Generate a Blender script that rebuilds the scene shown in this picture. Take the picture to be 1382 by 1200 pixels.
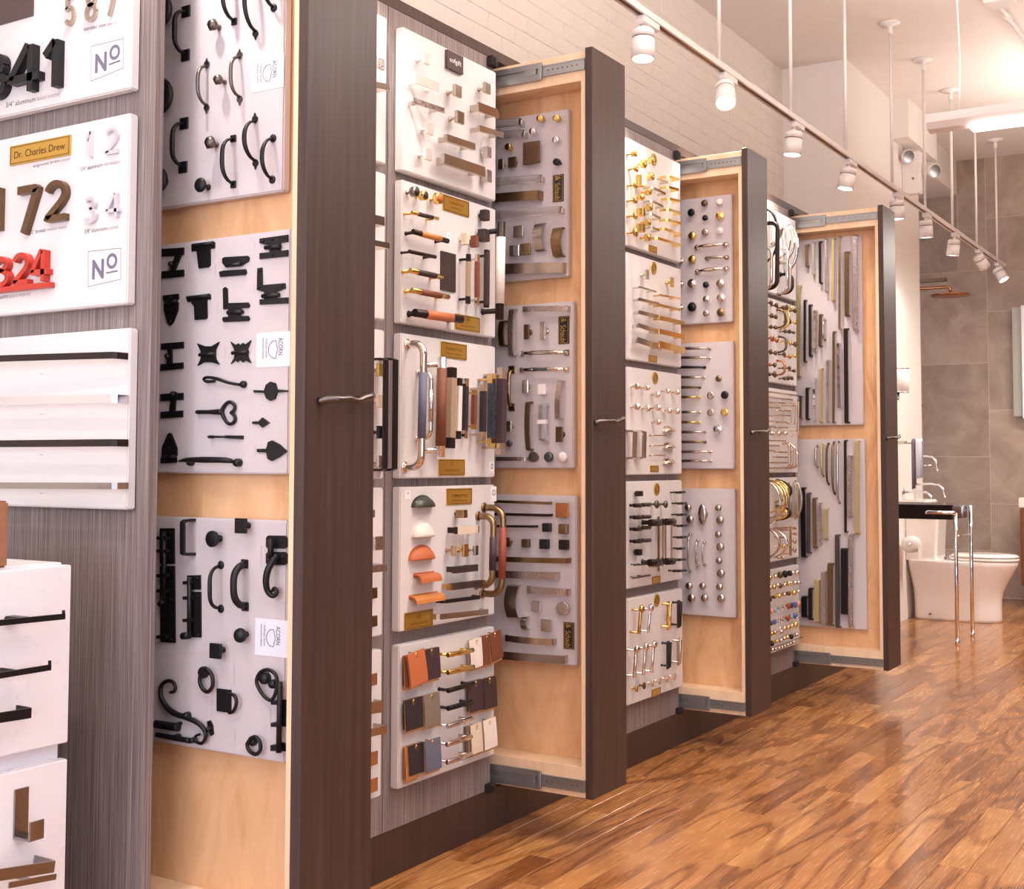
import bpy, bmesh, math, random
from mathutils import Vector, Matrix
random.seed(7)
for o in list(bpy.data.objects): bpy.data.objects.remove(o)
SC = bpy.context.scene; COL = SC.collection
PI = math.pi
# ------------------------------------------------------------------ camera
CX, CF, CYAW, CPIT, CROL, CPX, CPY = 2.0532, 1692.5, .5533, .0521, .0023, 692.09, 536.9
_fw = Vector((-math.sin(CYAW)*math.cos(CPIT), math.cos(CYAW)*math.cos(CPIT), math.sin(CPIT)))
_r0 = Vector((math.cos(CYAW), math.sin(CYAW), 0)); _u0 = _r0.cross(_fw)
CR = math.cos(CROL)*_r0 + math.sin(CROL)*_u0; CU = -math.sin(CROL)*_r0 + math.cos(CROL)*_u0
CC = Vector((CX, 0, 1.10))
cd = bpy.data.cameras.new('camera'); cam = bpy.data.objects.new('camera', cd); COL.objects.link(cam)
cam.matrix_world = Matrix((( CR.x, CU.x, -_fw.x, CC.x), (CR.y, CU.y, -_fw.y, CC.y), (CR.z, CU.z, -_fw.z, CC.z), (0, 0, 0, 1)))
cd.sensor_width = 36; cd.sensor_fit = 'HORIZONTAL'; cd.lens = CF*36/1382
cd.shift_x = (691-CPX)/1382; cd.shift_y = (CPY-600)/1382; cd.clip_start = .05; cd.clip_end = 100
SC.camera = cam
# ------------------------------------------------------------------ world, colour, large lights
SC.view_settings.view_transform = 'Standard'; SC.view_settings.look = 'None'
SC.view_settings.gamma = 1; SC.view_settings.use_curve_mapping = False
SC.view_settings.exposure = 0.16
w = bpy.data.worlds.new('world'); SC.world = w; w.use_nodes = True
w.node_tree.nodes['Background'].inputs[0].default_value = (.80, .86, 1.0, 1)
w.node_tree.nodes['Background'].inputs[1].default_value = 1.5
def area(name, loc, rot, sx, sy, power, col):
    l = bpy.data.lights.new(name, 'AREA'); l.shape = 'RECTANGLE'; l.size = sx; l.size_y = sy; l.energy = power; l.color = col
    o = bpy.data.objects.new(name, l); o.location = loc; o.rotation_euler = rot; COL.objects.link(o); return o
# daylight through the shop window behind the camera (faces +y)
area('shop_window_daylight', (1.2, -2.9, 1.75), (PI/2, 0, 0), 4.6, 2.6, 112, (.74, .82, 1.0))
# added cool fill light for the near left, at a made-up window (faces -x)
area('side_fill_light', (4.42, .1, 1.7), (0, PI/2, 0), 2.0, 2.6, 60, (.72, .82, 1.0))
# one warm pendant in view, plus added fill lamps brightening aisle and ceiling
for i, (y, x, pd, pu) in enumerate(((0.2, 2.3, 16, 60), (3.2, 1.7, 16, 125), (6.0, 1.47, 14, 24), (8.8, 1.5, 60, 34))):
    area('pendant_fill_down', (x, y, 2.60), (0, 0, 0), 1.3, .12, pd, (1.0, .93, .86))
    area('pendant_fill_up', (x, y, 2.80), (PI, 0, 0), 1.3, .9, pu, (1.0, .92, .85))  # uplights added to brighten the ceiling and bricks
# ------------------------------------------------------------------ node materials
MATS = {}
def newmat(name):
    m = bpy.data.materials.new(name); m.use_nodes = True; MATS[name] = m
    n = m.node_tree.nodes; l = m.node_tree.links
    return m, n, l, n['Principled BSDF']
def S(c):  # sRGB 0-255 to linear
    return tuple(((v/255/12.92) if v/255 <= .04045 else ((v/255+.055)/1.055)**2.4) for v in c) + (1,)
def simple(name, col, rough=.5, metal=0, bump=0, bscale=60, var=0, spec=.5, coat=0):
    m, n, l, b = newmat(name)
    b.inputs['Base Color'].default_value = S(col); b.inputs['Roughness'].default_value = rough
    b.inputs['Metallic'].default_value = metal; b.inputs['Specular IOR Level'].default_value = spec
    b.inputs['Coat Weight'].default_value = coat
    tc = n.new('ShaderNodeTexCoord')
    nz = n.new('ShaderNodeTexNoise'); nz.inputs['Scale'].default_value = bscale; nz.inputs['Detail'].default_value = 4
    l.new(tc.outputs['Object'], nz.inputs['Vector'])
    if bump:
        bp = n.new('ShaderNodeBump'); bp.inputs['Strength'].default_value = bump; bp.inputs['Distance'].default_value = .002
        l.new(nz.outputs['Fac'], bp.inputs['Height']); l.new(bp.outputs['Normal'], b.inputs['Normal'])
    rr = n.new('ShaderNodeMapRange'); rr.inputs['To Min'].default_value = max(0, rough-.02); rr.inputs['To Max'].default_value = min(1, rough+.02)
    l.new(nz.outputs['Fac'], rr.inputs['Value']); l.new(rr.outputs['Result'], b.inputs['Roughness'])
    if var:
        mx = n.new('ShaderNodeMix'); mx.data_type = 'RGBA'; mx.blend_type = 'MULTIPLY'
        cr = n.new('ShaderNodeValToRGB'); cr.color_ramp.elements[0].position = .3; cr.color_ramp.elements[1].position = .7
        v = 1-var; cr.color_ramp.elements[0].color = (v, v, v, 1); cr.color_ramp.elements[1].color = (1, 1, 1, 1)
        l.new(nz.outputs['Fac'], cr.inputs[0]); mx.inputs[0].default_value = 1
        mx.inputs[6].default_value = S(col); l.new(cr.outputs[0], mx.inputs[7]); l.new(mx.outputs[2], b.inputs['Base Color'])
    return m
def streak(name, cols, scale, rough=.5, axis=2, bump=.1, spec=.5, coat=0, detail=6, dist=0, stretch=.03, pos=None):
    """fine grain running along one axis (0 x, 1 y, 2 z)"""
    m, n, l, b = newmat(name)
    tc = n.new('ShaderNodeTexCoord'); mp = n.new('ShaderNodeMapping'); sc = [scale]*3; sc[axis] = scale*stretch
    mp.inputs['Scale'].default_value = sc; l.new(tc.outputs['Object'], mp.inputs[0])
    nz = n.new('ShaderNodeTexNoise'); nz.inputs['Scale'].default_value = 1; nz.inputs['Detail'].default_value = detail
    nz.inputs['Roughness'].default_value = .65; nz.inputs['Distortion'].default_value = dist; l.new(mp.outputs[0], nz.inputs[0])
    cr = n.new('ShaderNodeValToRGB'); e = cr.color_ramp.elements
    ps = pos or [.3 + .4*i/(len(cols)-1) for i in range(len(cols))]
    e[0].position = ps[0]; e[0].color = S(cols[0]); e[1].position = ps[-1]; e[1].color = S(cols[-1])
    for p, c in zip(ps[1:-1], cols[1:-1]):
        q = e.new(p); q.color = S(c)
    l.new(nz.outputs['Fac'], cr.inputs[0]); l.new(cr.outputs[0], b.inputs['Base Color'])
    b.inputs['Roughness'].default_value = rough; b.inputs['Specular IOR Level'].default_value = spec; b.inputs['Coat Weight'].default_value = coat
    bp = n.new('ShaderNodeBump'); bp.inputs['Strength'].default_value = bump; bp.inputs['Distance'].default_value = .001
    l.new(nz.outputs['Fac'], bp.inputs['Height']); l.new(bp.outputs['Normal'], b.inputs['Normal'])
    return m
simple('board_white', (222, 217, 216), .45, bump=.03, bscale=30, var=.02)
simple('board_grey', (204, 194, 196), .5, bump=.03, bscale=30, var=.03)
simple('white_lacquer', (240, 236, 240), .28)
simple('wall_white', (240, 232, 225), .75, bump=.1, bscale=25, var=.03)
simple('ceiling_white', (240, 230, 224), .8, bump=.1, bscale=12, var=.03)
simple('brick_white', (240, 230, 220), .6, bump=.6, bscale=45, var=.04)
simple('mortar_white', (240, 230, 220), .8, bump=.5, bscale=60, var=.05)
def specks(name):
    m = MATS[name]; n, l = m.node_tree.nodes, m.node_tree.links; b = n['Principled BSDF']
    ge = n.new('ShaderNodeNewGeometry'); v = n.new('ShaderNodeTexVoronoi'); v.inputs['Scale'].default_value = 9; l.new(ge.outputs['Position'], v.inputs['Vector'])
    nz = n.new('ShaderNodeTexNoise'); nz.inputs['Scale'].default_value = 70; l.new(ge.outputs['Position'], nz.inputs['Vector'])
    r = n.new('ShaderNodeMapRange'); r.inputs['From Min'].default_value = .030; r.inputs['From Max'].default_value = .055; l.new(v.outputs['Distance'], r.inputs['Value'])
    r2 = n.new('ShaderNodeMapRange'); r2.inputs['From Min'].default_value = .52; r2.inputs['From Max'].default_value = .58; r2.inputs['To Min'].default_value = 1; r2.inputs['To Max'].default_value = 0; l.new(nz.outputs['Fac'], r2.inputs['Value'])
    mxv = n.new('ShaderNodeMath'); mxv.operation = 'MAXIMUM'; l.new(r.outputs[0], mxv.inputs[0]); l.new(r2.outputs[0], mxv.inputs[1])
    src = b.inputs['Base Color'].links[0].from_socket; mx = n.new('ShaderNodeMix'); mx.data_type = 'RGBA'; mx.inputs[6].default_value = S((120, 104, 96)); l.new(mxv.outputs[0], mx.inputs[0]); l.new(src, mx.inputs[7]); l.new(mx.outputs[2], b.inputs['Base Color'])
specks('brick_white')
simple('fixture_white', (238, 230, 226), .4)
simple('fixture_dark', (120, 84, 62), .6)
simple('iron', (26, 24, 27), .42, metal=.35, bump=.35, bscale=120)
simple('black_satin', (22, 20, 24), .35, metal=.2)
simple('chrome', (225, 225, 232), .07, metal=1)
simple('steel', (158, 152, 150), .25, metal=1)
simple('zinc', (168, 170, 170), .3, metal=.8, bump=.1, bscale=200)
simple('nickel', (206, 198, 188), .16, metal=1)
simple('satin_nickel', (192, 180, 168), .26, metal=1)
simple('polished_nickel', (228, 216, 204), .1, metal=1)
simple('brass', (210, 174, 108), .2, metal=1)
simple('polished_brass', (240, 206, 124), .13, metal=1)
simple('antique_brass', (156, 130, 96), .3, metal=1, var=.2, bscale=80)
simple('bronze', (118, 92, 70), .33, metal=.8, var=.2, bscale=80)
simple('oil_bronze', (48, 38, 36), .38, metal=.6)
simple('pewter', (120, 112, 108), .35, metal=1, bump=.5, bscale=150, var=.3)
simple('pale_brass', (200, 182, 126), .4, metal=.6)
simple('copper', (196, 132, 90), .25, metal=1)
simple('nickel_painted_shine', (238, 230, 224), .2, metal=.45)  # nickel with the bright ceiling's reflection painted into the base colour
simple('rose_gold', (208, 184, 164), .2, metal=1)
simple('hammered_silver', (205, 195, 192), .2, metal=1, bump=1, bscale=140)
simple('hammered_bronze', (120, 98, 70), .3, metal=1, bump=1, bscale=140)
simple('leather_brown', (120, 66, 42), .6, bump=.4, bscale=250)
simple('leather_tan', (196, 124, 66), .55, bump=.4, bscale=250)
simple('leather_orange', (192, 108, 66), .55, bump=.4, bscale=250)
simple('leather_rust', (148, 70, 50), .55, bump=.4, bscale=250)
simple('leather_dark', (58, 44, 42), .55, bump=.4, bscale=250)
simple('leather_black', (44, 38, 42), .55, bump=.4, bscale=250)
simple('leather_slate', (98, 102, 122), .6, bump=.5, bscale=250)
simple('leather_grey', (128, 114, 100), .6, bump=.5, bscale=250)
simple('leather_white', (232, 222, 212), .55, bump=.3, bscale=250)
simple('leather_cream', (222, 206, 184), .55, bump=.5, bscale=250)
simple('leather_plum', (66, 46, 54), .55, bump=.4, bscale=250)
simple('leather_taupe', (176, 150, 124), .6, bump=.7, bscale=300, var=.25)
simple('leather_backing', (196, 150, 104), .7, bump=.4, bscale=200)
simple('red_enamel', (186, 50, 32), .3)
simple('plaque_brass', (206, 166, 78), .3, metal=.75)
simple('plaque_engraving', (92, 66, 22), .5, metal=.5)
simple('plaque_black', (34, 24, 22), .4)
simple('plaque_gold', (196, 164, 84), .35, metal=.6)
simple('plaque_dark', (78, 62, 60), .45)
simple('print_dark', (70, 60, 66), .6)
simple('print_grey', (112, 106, 130), .6)
simple('print_faint', (165, 155, 158), .7)
simple('sticker_white', (242, 240, 244), .6)
simple('card_white', (226, 226, 236), .6)
simple('aluminium_white', (206, 202, 210), .4, metal=.3)
simple('black_plastic', (40, 34, 36), .5)
simple('porcelain', (244, 234, 228), .12, coat=.4)
simple('towel_grey', (206, 208, 224), .9, bump=.8, bscale=300)
simple('towel_slate', (112, 102, 116), .9, bump=.8, bscale=300)
simple('paper_white', (240, 232, 226), .9, bump=.4, bscale=200)
simple('black_counter', (22, 14, 15), .15, coat=.3)
simple('vanity_wood', (140, 82, 40), .45, bump=.3, bscale=30, var=.25)
simple('cardboard', (160, 112, 80), .8, bump=.3, bscale=60, var=.15)
simple('grout', (214, 192, 172), .9)
simple('glass_green', (176, 172, 160), .3)
simple('pearl', (235, 225, 220), .2, coat=.5)
simple('stone_dark', (60, 66, 74), .2, coat=.6, var=.4, bscale=90)
for nm, c in (('glass_blue', (60, 84, 170)), ('glass_red', (170, 50, 44)), ('glass_sky', (150, 180, 214)), ('glass_dark', (30, 46, 48)), ('glass_coral', (220, 140, 112)), ('glass_mint', (150, 180, 160))):
    simple(nm, c, .08, coat=.8)
streak('linoleum', [(92, 80, 80), (120, 107, 105), (142, 129, 126), (180, 168, 164)], 330, .6, 2, .2, stretch=.010, pos=[.3, .45, .57, .75])
streak('dark_wood', [(52, 37, 33), (65, 47, 42), (77, 57, 50)], 60, .43, 2, .12, stretch=.03)
streak('dark_edge', [(36, 22, 24), (46, 30, 32)], 60, .5, 2, .1, stretch=.03)
streak('maple', [(224, 188, 150), (236, 204, 168), (242, 214, 182)], 16, .45, 2, .06, stretch=.12, dist=.6)
streak('maple_panel', [(206, 154, 108), (224, 176, 130), (232, 188, 146)], 8, .45, 2, .06, stretch=.3, dist=1.8)
def emis(name, col, strength):
    m, n, l, b = newmat(name)
    b.inputs['Base Color'].default_value = (1, 1, 1, 1); b.inputs['Emission Color'].default_value = col + (1,); b.inputs['Emission Strength'].default_value = strength
emis('lamp_glow', (1.0, .93, .84), 14); emis('tube_glow', (1.0, .95, .90), 6)
def rnd_nodes(n, l, seed=1.0):
    oi = n.new('ShaderNodeObjectInfo'); ge = n.new('ShaderNodeNewGeometry'); a = n.new('ShaderNodeMath'); a.operation = 'ADD'
    l.new(oi.outputs['Random'], a.inputs[0]); l.new(ge.outputs['Random Per Island'], a.inputs[1])
    f = n.new('ShaderNodeMath'); f.operation = 'FRACT'; l.new(a.outputs[0], f.inputs[0]); return f.outputs[0]
def oak():
    m, n, l, b = newmat('oak_floor')
    r = rnd_nodes(n, l); ge = n.new('ShaderNodeNewGeometry'); 
    cmb = n.new('ShaderNodeCombineXYZ'); mu = n.new('ShaderNodeMath'); mu.operation = 'MULTIPLY'; mu.inputs[1].default_value = 57
    l.new(r, mu.inputs[0]); l.new(mu.outputs[0], cmb.inputs[0]); l.new(mu.outputs[0], cmb.inputs[2]); l.new(mu.outputs[0], cmb.inputs[1])
    ad = n.new('ShaderNodeVectorMath'); ad.operation = 'ADD'; l.new(ge.outputs['Position'], ad.inputs[0]); l.new(cmb.outputs[0], ad.inputs[1])
    mp = n.new('ShaderNodeMapping'); mp.inputs['Scale'].default_value = (10, 1.35, 3); l.new(ad.outputs[0], mp.inputs[0])
    nz = n.new('ShaderNodeTexNoise'); nz.inputs['Scale'].default_value = .55; nz.inputs['Detail'].default_value = 1.5; nz.inputs['Roughness'].default_value = .4; l.new(mp.outputs[0], nz.inputs[0])
    k = n.new('ShaderNodeMath'); k.operation = 'MULTIPLY'; k.inputs[1].default_value = 46; l.new(nz.outputs['Fac'], k.inputs[0])
    sn = n.new('ShaderNodeMath'); sn.operation = 'SINE'; l.new(k.outputs[0], sn.inputs[0])
    gr = n.new('ShaderNodeMapRange'); gr.inputs['From Min'].default_value = .35; gr.inputs['From Max'].default_value = 1.0; l.new(sn.outputs[0], gr.inputs['Value'])
    mp2 = n.new('ShaderNodeMapping'); mp2.inputs['Scale'].default_value = (260, 9, 3); l.new(ad.outputs[0], mp2.inputs[0])
    n2 = n.new('ShaderNodeTexNoise'); n2.inputs['Scale'].default_value = 1; n2.inputs['Detail'].default_value = 4; l.new(mp2.outputs[0], n2.inputs[0])
    mp3 = n.new('ShaderNodeMapping'); mp3.inputs['Scale'].default_value = (9, 4, 3); l.new(ad.outputs[0], mp3.inputs[0])
    n3 = n.new('ShaderNodeTexNoise'); n3.inputs['Scale'].default_value = 1; n3.inputs['Detail'].default_value = 3; l.new(mp3.outputs[0], n3.inputs[0])
    base = n.new('ShaderNodeValToRGB'); e = base.color_ramp.elements
    e[0].position = 0; e[0].color = S((142, 92, 52)); e[1].position = 1; e[1].color = S((192, 140, 86))
    q = e.new(.3); q.color = S((168, 114, 66)); q = e.new(.75); q.color = S((178, 124, 74))
    l.new(r, base.inputs[0])
    def mul(a, lo, hi, fac, fmin, fmax):
        mx = n.new('ShaderNodeMix'); mx.data_type = 'RGBA'; mx.blend_type = 'MULTIPLY'; mx.inputs[0].default_value = 1
        mr = n.new('ShaderNodeMapRange'); mr.inputs['From Min'].default_value = fmin; mr.inputs['From Max'].default_value = fmax
        mr.inputs['To Min'].default_value = 0; mr.inputs['To Max'].default_value = 1; l.new(fac, mr.inputs['Value'])
        c = n.new('ShaderNodeMix'); c.data_type = 'RGBA'; c.inputs[6].default_value = lo; c.inputs[7].default_value = hi; l.new(mr.outputs[0], c.inputs[0])
        l.new(a, mx.inputs[6]); l.new(c.outputs[2], mx.inputs[7]); return mx.outputs[2]
    c = mul(base.outputs[0], (1, 1, 1, 1), (.60, .50, .40, 1), gr.outputs[0], 0, 1)
    c = mul(c, (.72, .66, .6, 1), (1.08, 1.05, 1.0, 1), n2.outputs['Fac'], .3, .6)
    c = mul(c, (.74, .66, .60, 1), (1.04, 1.04, 1.04, 1), n3.outputs['Fac'], .28, .5)
    l.new(c, b.inputs['Base Color'])
    b.inputs['Roughness'].default_value = .2
    rr = n.new('ShaderNodeMapRange'); rr.inputs['To Min'].default_value = .16; rr.inputs['To Max'].default_value = .34; l.new(n2.outputs['Fac'], rr.inputs['Value']); l.new(rr.outputs[0], b.inputs['Roughness'])
    bp = n.new('ShaderNodeBump'); bp.inputs['Strength'].default_value = .1; bp.inputs['Distance'].default_value = .0006; b.inputs['Coat Weight'].default_value = .35; b.inputs['Coat Roughness'].default_value = .12; bp.invert = True
    l.new(gr.outputs[0], bp.inputs['Height']); l.new(bp.outputs[0], b.inputs['Normal'])
oak()
def tile():
    m, n, l, b = newmat('concrete_tile'); r = rnd_nodes(n, l); ge = n.new('ShaderNodeNewGeometry')
    cmb = n.new('ShaderNodeCombineXYZ'); mu = n.new('ShaderNodeMath'); mu.operation = 'MULTIPLY'; mu.inputs[1].default_value = 31
    l.new(r, mu.inputs[0]); l.new(mu.outputs[0], cmb.inputs[0]); l.new(mu.outputs[0], cmb.inputs[2])
    ad = n.new('ShaderNodeVectorMath'); ad.operation = 'ADD'; l.new(ge.outputs['Position'], ad.inputs[0]); l.new(cmb.outputs[0], ad.inputs[1])
    nz = n.new('ShaderNodeTexNoise'); nz.inputs['Scale'].default_value = 3; nz.inputs['Detail'].default_value = 7; nz.inputs['Roughness'].default_value = .65; nz.inputs['Distortion'].default_value = .8; l.new(ad.outputs[0], nz.inputs[0])
    cr = n.new('ShaderNodeValToRGB'); e = cr.color_ramp.elements; e[0].position = .3; e[0].color = S((150, 126, 110)); e[1].position = .7; e[1].color = S((188, 166, 148))
    l.new(nz.outputs['Fac'], cr.inputs[0]); b.inputs['Roughness'].default_value = .5
    hv = n.new('ShaderNodeHueSaturation'); mr = n.new('ShaderNodeMapRange'); mr.inputs['To Min'].default_value = .88; mr.inputs['To Max'].default_value = 1.08
    l.new(r, mr.inputs['Value']); l.new(mr.outputs[0], hv.inputs['Value']); l.new(cr.outputs[0], hv.inputs['Color']); l.new(hv.outputs[0], b.inputs['Base Color'])
tile()
def clear():
    m, n, l, b = newmat('clear_glass'); b.inputs['Transmission Weight'].default_value = 1; b.inputs['Roughness'].default_value = .02; b.inputs['IOR'].default_value = 1.45
clear()
# ------------------------------------------------------------------ mesh helpers
def bx(bm, c, s, bev=0, rot=None):
    r = bmesh.ops.create_cube(bm, size=1); vs = r['verts']
    for v in vs: v.co = Vector((v.co.x*s[0], v.co.y*s[1], v.co.z*s[2]))
    if bev:
        es = list({e for v in vs for e in v.link_edges})
        rr = bmesh.ops.bevel(bm, geom=es, offset=min(bev, min(s)*.45), segments=1 if bev < .002 else 2, affect='EDGES'); vs = list({v for f in rr['faces'] for v in f.verts} | {v for v in vs if v.is_valid})
    for v in vs:
        if rot: v.co = rot @ v.co
        v.co += Vector(c)
def bxr(bm, x0, x1, y0, y1, z0, z1, bev=0): bx(bm, ((x0+x1)/2, (y0+y1)/2, (z0+z1)/2), (abs(x1-x0), abs(y1-y0), abs(z1-z0)), bev)
def sweep(bm, pts, sec, side=None, closed=False, scales=None):
    """sweep section [(a,b)] along pts; a runs along the side vector (or an automatic one), b across it"""
    P = [Vector(p) for p in pts]; N = len(P); rings = []; prev = None
    for i in range(N):
        if closed: t = P[(i+1) % N] - P[i-1]
        else: t = P[min(i+1, N-1)] - P[max(i-1, 0)]
        t.normalize()
        if side is not None: s = Vector(side)
        elif prev is not None: s = prev
        else: s = Vector((0, 0, 1)) if abs(t.z) < .9 else Vector((1, 0, 0))
        s = (s - t*s.dot(t)); s.normalize(); prev = s; q = t.cross(s)
        k = scales[i] if scales else 1
        if isinstance(k, tuple): ka, kb = k
        else: ka = kb = k
        rings.append([bm.verts.new(P[i] + s*a*ka + q*b_*kb) for a, b_ in sec])
    M = len(sec)
    for i in range(N if closed else N-1):
        A, B = rings[i], rings[(i+1) % N]
        for j in range(M): bm.faces.new((A[j], A[(j+1) % M], B[(j+1) % M], B[j])).smooth = M > 5
    if not closed:
        bm.faces.new(rings[0][::-1]); bm.faces.new(rings[-1])
def circ(r, n=10): return [(r*math.cos(2*PI*i/n), r*math.sin(2*PI*i/n)) for i in range(n)]
def rect(a, b): return [(-a/2, -b/2), (a/2, -b/2), (a/2, b/2), (-a/2, b/2)]
def tube(bm, pts, r, n=8, closed=False, scales=None): sweep(bm, pts, circ(r, n), None, closed, scales)
def lathe(bm, prof, c=(0, 0, 0), n=16, axis=(0, -1, 0), sx=1, sz=1):
    """profile [(radius, distance along the axis)]"""
    ax = Vector(axis).normalized(); a = ax.orthogonal().normalized()
    if abs(ax.y) > .99: a = Vector((1, 0, 0))
    b = ax.cross(a); c = Vector(c); rings = []
    for r, d in prof:
        if r < 1e-6: rings.append([bm.verts.new(c + ax*d)])
        else: rings.append([bm.verts.new(c + ax*d + a*(r*sx*math.cos(2*PI*i/n)) + b*(r*sz*math.sin(2*PI*i/n))) for i in range(n)])
    for A, B in zip(rings, rings[1:]):
        for i in range(n):
            j = (i+1) % n
            if len(A) == 1 and len(B) == 1: continue
            if len(A) == 1: f = bm.faces.new((A[0], B[j], B[i]))
            elif len(B) == 1: f = bm.faces.new((A[i], A[j], B[0]))
            else: f = bm.faces.new((A[i], A[j], B[j], B[i]))
            f.smooth = True
    for R in (rings[0], rings[-1]):
        if len(R) > 1: bm.faces.new(R)
def prism(bm, poly, y0, y1):
    A = [bm.verts.new((x, y0, z)) for x, z in poly]; B = [bm.verts.new((x, y1, z)) for x, z in poly]
    bm.faces.new(A); bm.faces.new(B[::-1]); k = len(poly)
    for i in range(k): bm.faces.new((A[i], B[i], B[(i+1) % k], A[(i+1) % k]))
def obj(name, bm, mat, parent=None, loc=None):
    if isinstance(bm, bmesh.types.BMesh):
        bmesh.ops.recalc_face_normals(bm, faces=bm.faces); me = bpy.data.meshes.new(name); bm.to_mesh(me); bm.free()
    else: me = bm
    if not me.materials: me.materials.append(MATS[mat])
    o = bpy.data.objects.new(name, me); COL.objects.link(o)
    if parent: o.parent = parent
    if loc is not None: o.location = loc
    return o
def tag(o, label=None, cat=None, group=None, kind=None):
    if label: o['label'] = label
    if cat: o['category'] = cat
    if group: o['group'] = group
    if kind: o['kind'] = kind
    return o
def thing(name, label, cat, loc=(0, 0, 0), rz=0, group=None):
    o = bpy.data.objects.new(name, None); o.empty_display_size = .05; COL.objects.link(o); o.location = loc; o.rotation_euler = (0, 0, rz)
    return tag(o, label, cat, group)
def NB(): return bmesh.new()
def box_obj(name, mat, parent, x0, x1, y0, y1, z0, z1, bev=0):
    b = NB(); bxr(b, x0, x1, y0, y1, z0, z1, bev); return obj(name, b, mat, parent)
def project(p):
    d = Vector(p)-CC; z = d.dot(_fw); return CPX+CF*d.dot(CR)/z, CPY-CF*d.dot(CU)/z, z
def unproj(px, py, ax, val):
    d = _fw + CR*((px-CPX)/CF) - CU*((py-CPY)/CF); s = (val-CC[ax])/d[ax]; return CC + d*s
# ================================================================== THE ROOM
def struct(name, mat, *a):
    b = NB(); bxr(b, *a); return tag(obj(name, b, mat), kind='structure')
ZC = 3.68
struct('ceiling', 'ceiling_white', -1.4, 4.7, -3.2, 11.2, ZC, ZC+.1)
fl = struct('floor', 'fixture_dark', -1.4, 4.7, -3.2, 11.2, -.06, -.012)
wl = struct('wall_left', 'mortar_white', -.84, -.704, -3.2, 7.82, 0, ZC)
struct('wall_left_return', 'wall_white', -.704, -.28, 7.814, 7.90, 0, ZC)
struct('wall_left_rear', 'wall_white', -.40, -.28, 7.90, 9.62, 0, ZC)
struct('wall_alcove', 'concrete_tile', -1.3, -1.2, 9.4, 11.05, 0, ZC)
wb = struct('wall_back', 'grout', -1.3, 4.7, 10.962, 11.1, 0, ZC)
struct('wall_right', 'linoleum', 4.5, 4.6, -3.2, 11.05, 0, ZC)  # unseen wall, made dark to give metals contrast and cut bounced light
# front wall with its shop window opening
wf = tag(obj('wall_front', (lambda b: (bxr(b, -.8, 4.7, -3.2, -3.1, 0, .4), bxr(b, -.8, 4.7, -3.2, -3.1, 3.1, ZC), bxr(b, -.8, -1.1+.0, -3.2, -3.1, .4, 3.1), bxr(b, 3.55, 4.7, -3.2, -3.1, .4, 3.1), b)[-1])(NB()), 'wall_white'), kind='structure')
win = tag(obj('window_1', (lambda b: [bxr(b, x, x+.05, -3.18, -3.12, .4, 3.1) for x in (-.8, .6, 2.0, 3.5)] and b)(NB()), 'black_plastic'), kind='structure')
added_win = tag(obj('added_window', (lambda b: [bxr(b, 4.44, 4.498, y, y+.05, .7, 2.7) for y in (-1.25, .1, 1.4)] and ([bxr(b, 4.44, 4.498, -1.2, 1.4, z, z+.05) for z in (.65, 2.7)] and b))(NB()), 'black_plastic'), kind='structure')  # added unseen window frame around the side fill light
# soffits above the rear wall
struct('trim_1', 'wall_white', -.28, -.16, 8.87, 9.71, 3.40, ZC)
struct('trim_2', 'wall_white', -1.2, -.285, 9.62, 10.95, 3.385, ZC)
# bricks of the left wall: the ones in view, nearest first
cand = []
row = 0; z = 2.22
while z < ZC-.01:
    y = 2.9 + (.105 if row % 2 else 0)
    while y < 7.80:
        y1 = min(y+.2065, 7.808); px, py, d = project((-.69, (y+y1)/2, z+.03))
        if y1-y > .03: cand.append((0 if (-20 < px < 1062 and py > -12) else 1, d, y, y1, z, min(z+.0705, ZC-.002)))
        y += .21
    z += .0735; row += 1
cand.sort()
brick_meshes = {}
def brick_geo(bm, y0, y1, z0, z1, k):
    q = random.Random(k); pr = .001 + .0022*q.random()
    x0, x1 = -.704, -.704+.0018+pr*.6; j = lambda: (q.random()-.5)*.003
    c = .005
    A = [bm.verts.new((x0, yy, zz)) for yy, zz in ((y0, z0), (y1, z0), (y1, z1), (y0, z1))]
    B = [bm.verts.new((x1-.0009, yy+j(), zz+j())) for yy, zz in ((y0+.001, z0+.001), (y1-.001, z0+.001), (y1-.001, z1-.001), (y0+.001, z1-.001))]
    Cc = [bm.verts.new((x1+j()*.4, yy+j(), zz+j())) for yy, zz in ((y0+c, z0+c), (y1-c, z0+c), (y1-c, z1-c), (y0+c, z1-c))]
    for P, Q in ((A, B), (B, Cc)):
        for i in range(4): bm.faces.new((P[i], P[(i+1) % 4], Q[(i+1) % 4], Q[i]))
    bm.faces.new(Cc)
rest = NB()
for k, (f, d, y0, y1, z0, z1) in enumerate(cand):
    if k < 300:
        key = (round(y1-y0, 3), round(z1-z0, 3), k % 9)
        if key not in brick_meshes:
            b = NB(); brick_geo(b, 0, y1-y0, 0, z1-z0, k); bmesh.ops.recalc_face_normals(b, faces=b.faces); me = bpy.data.meshes.new('brick'); b.to_mesh(me); b.free(); brick_meshes[key] = me
        obj('brick', brick_meshes[key], 'brick_white', wl, (0, y0, z0))
    else: brick_geo(rest, y0, y1, z0, z1, k)
tag(obj('far_bricks', rest, 'brick_white', wl), kind='stuff')
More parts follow.
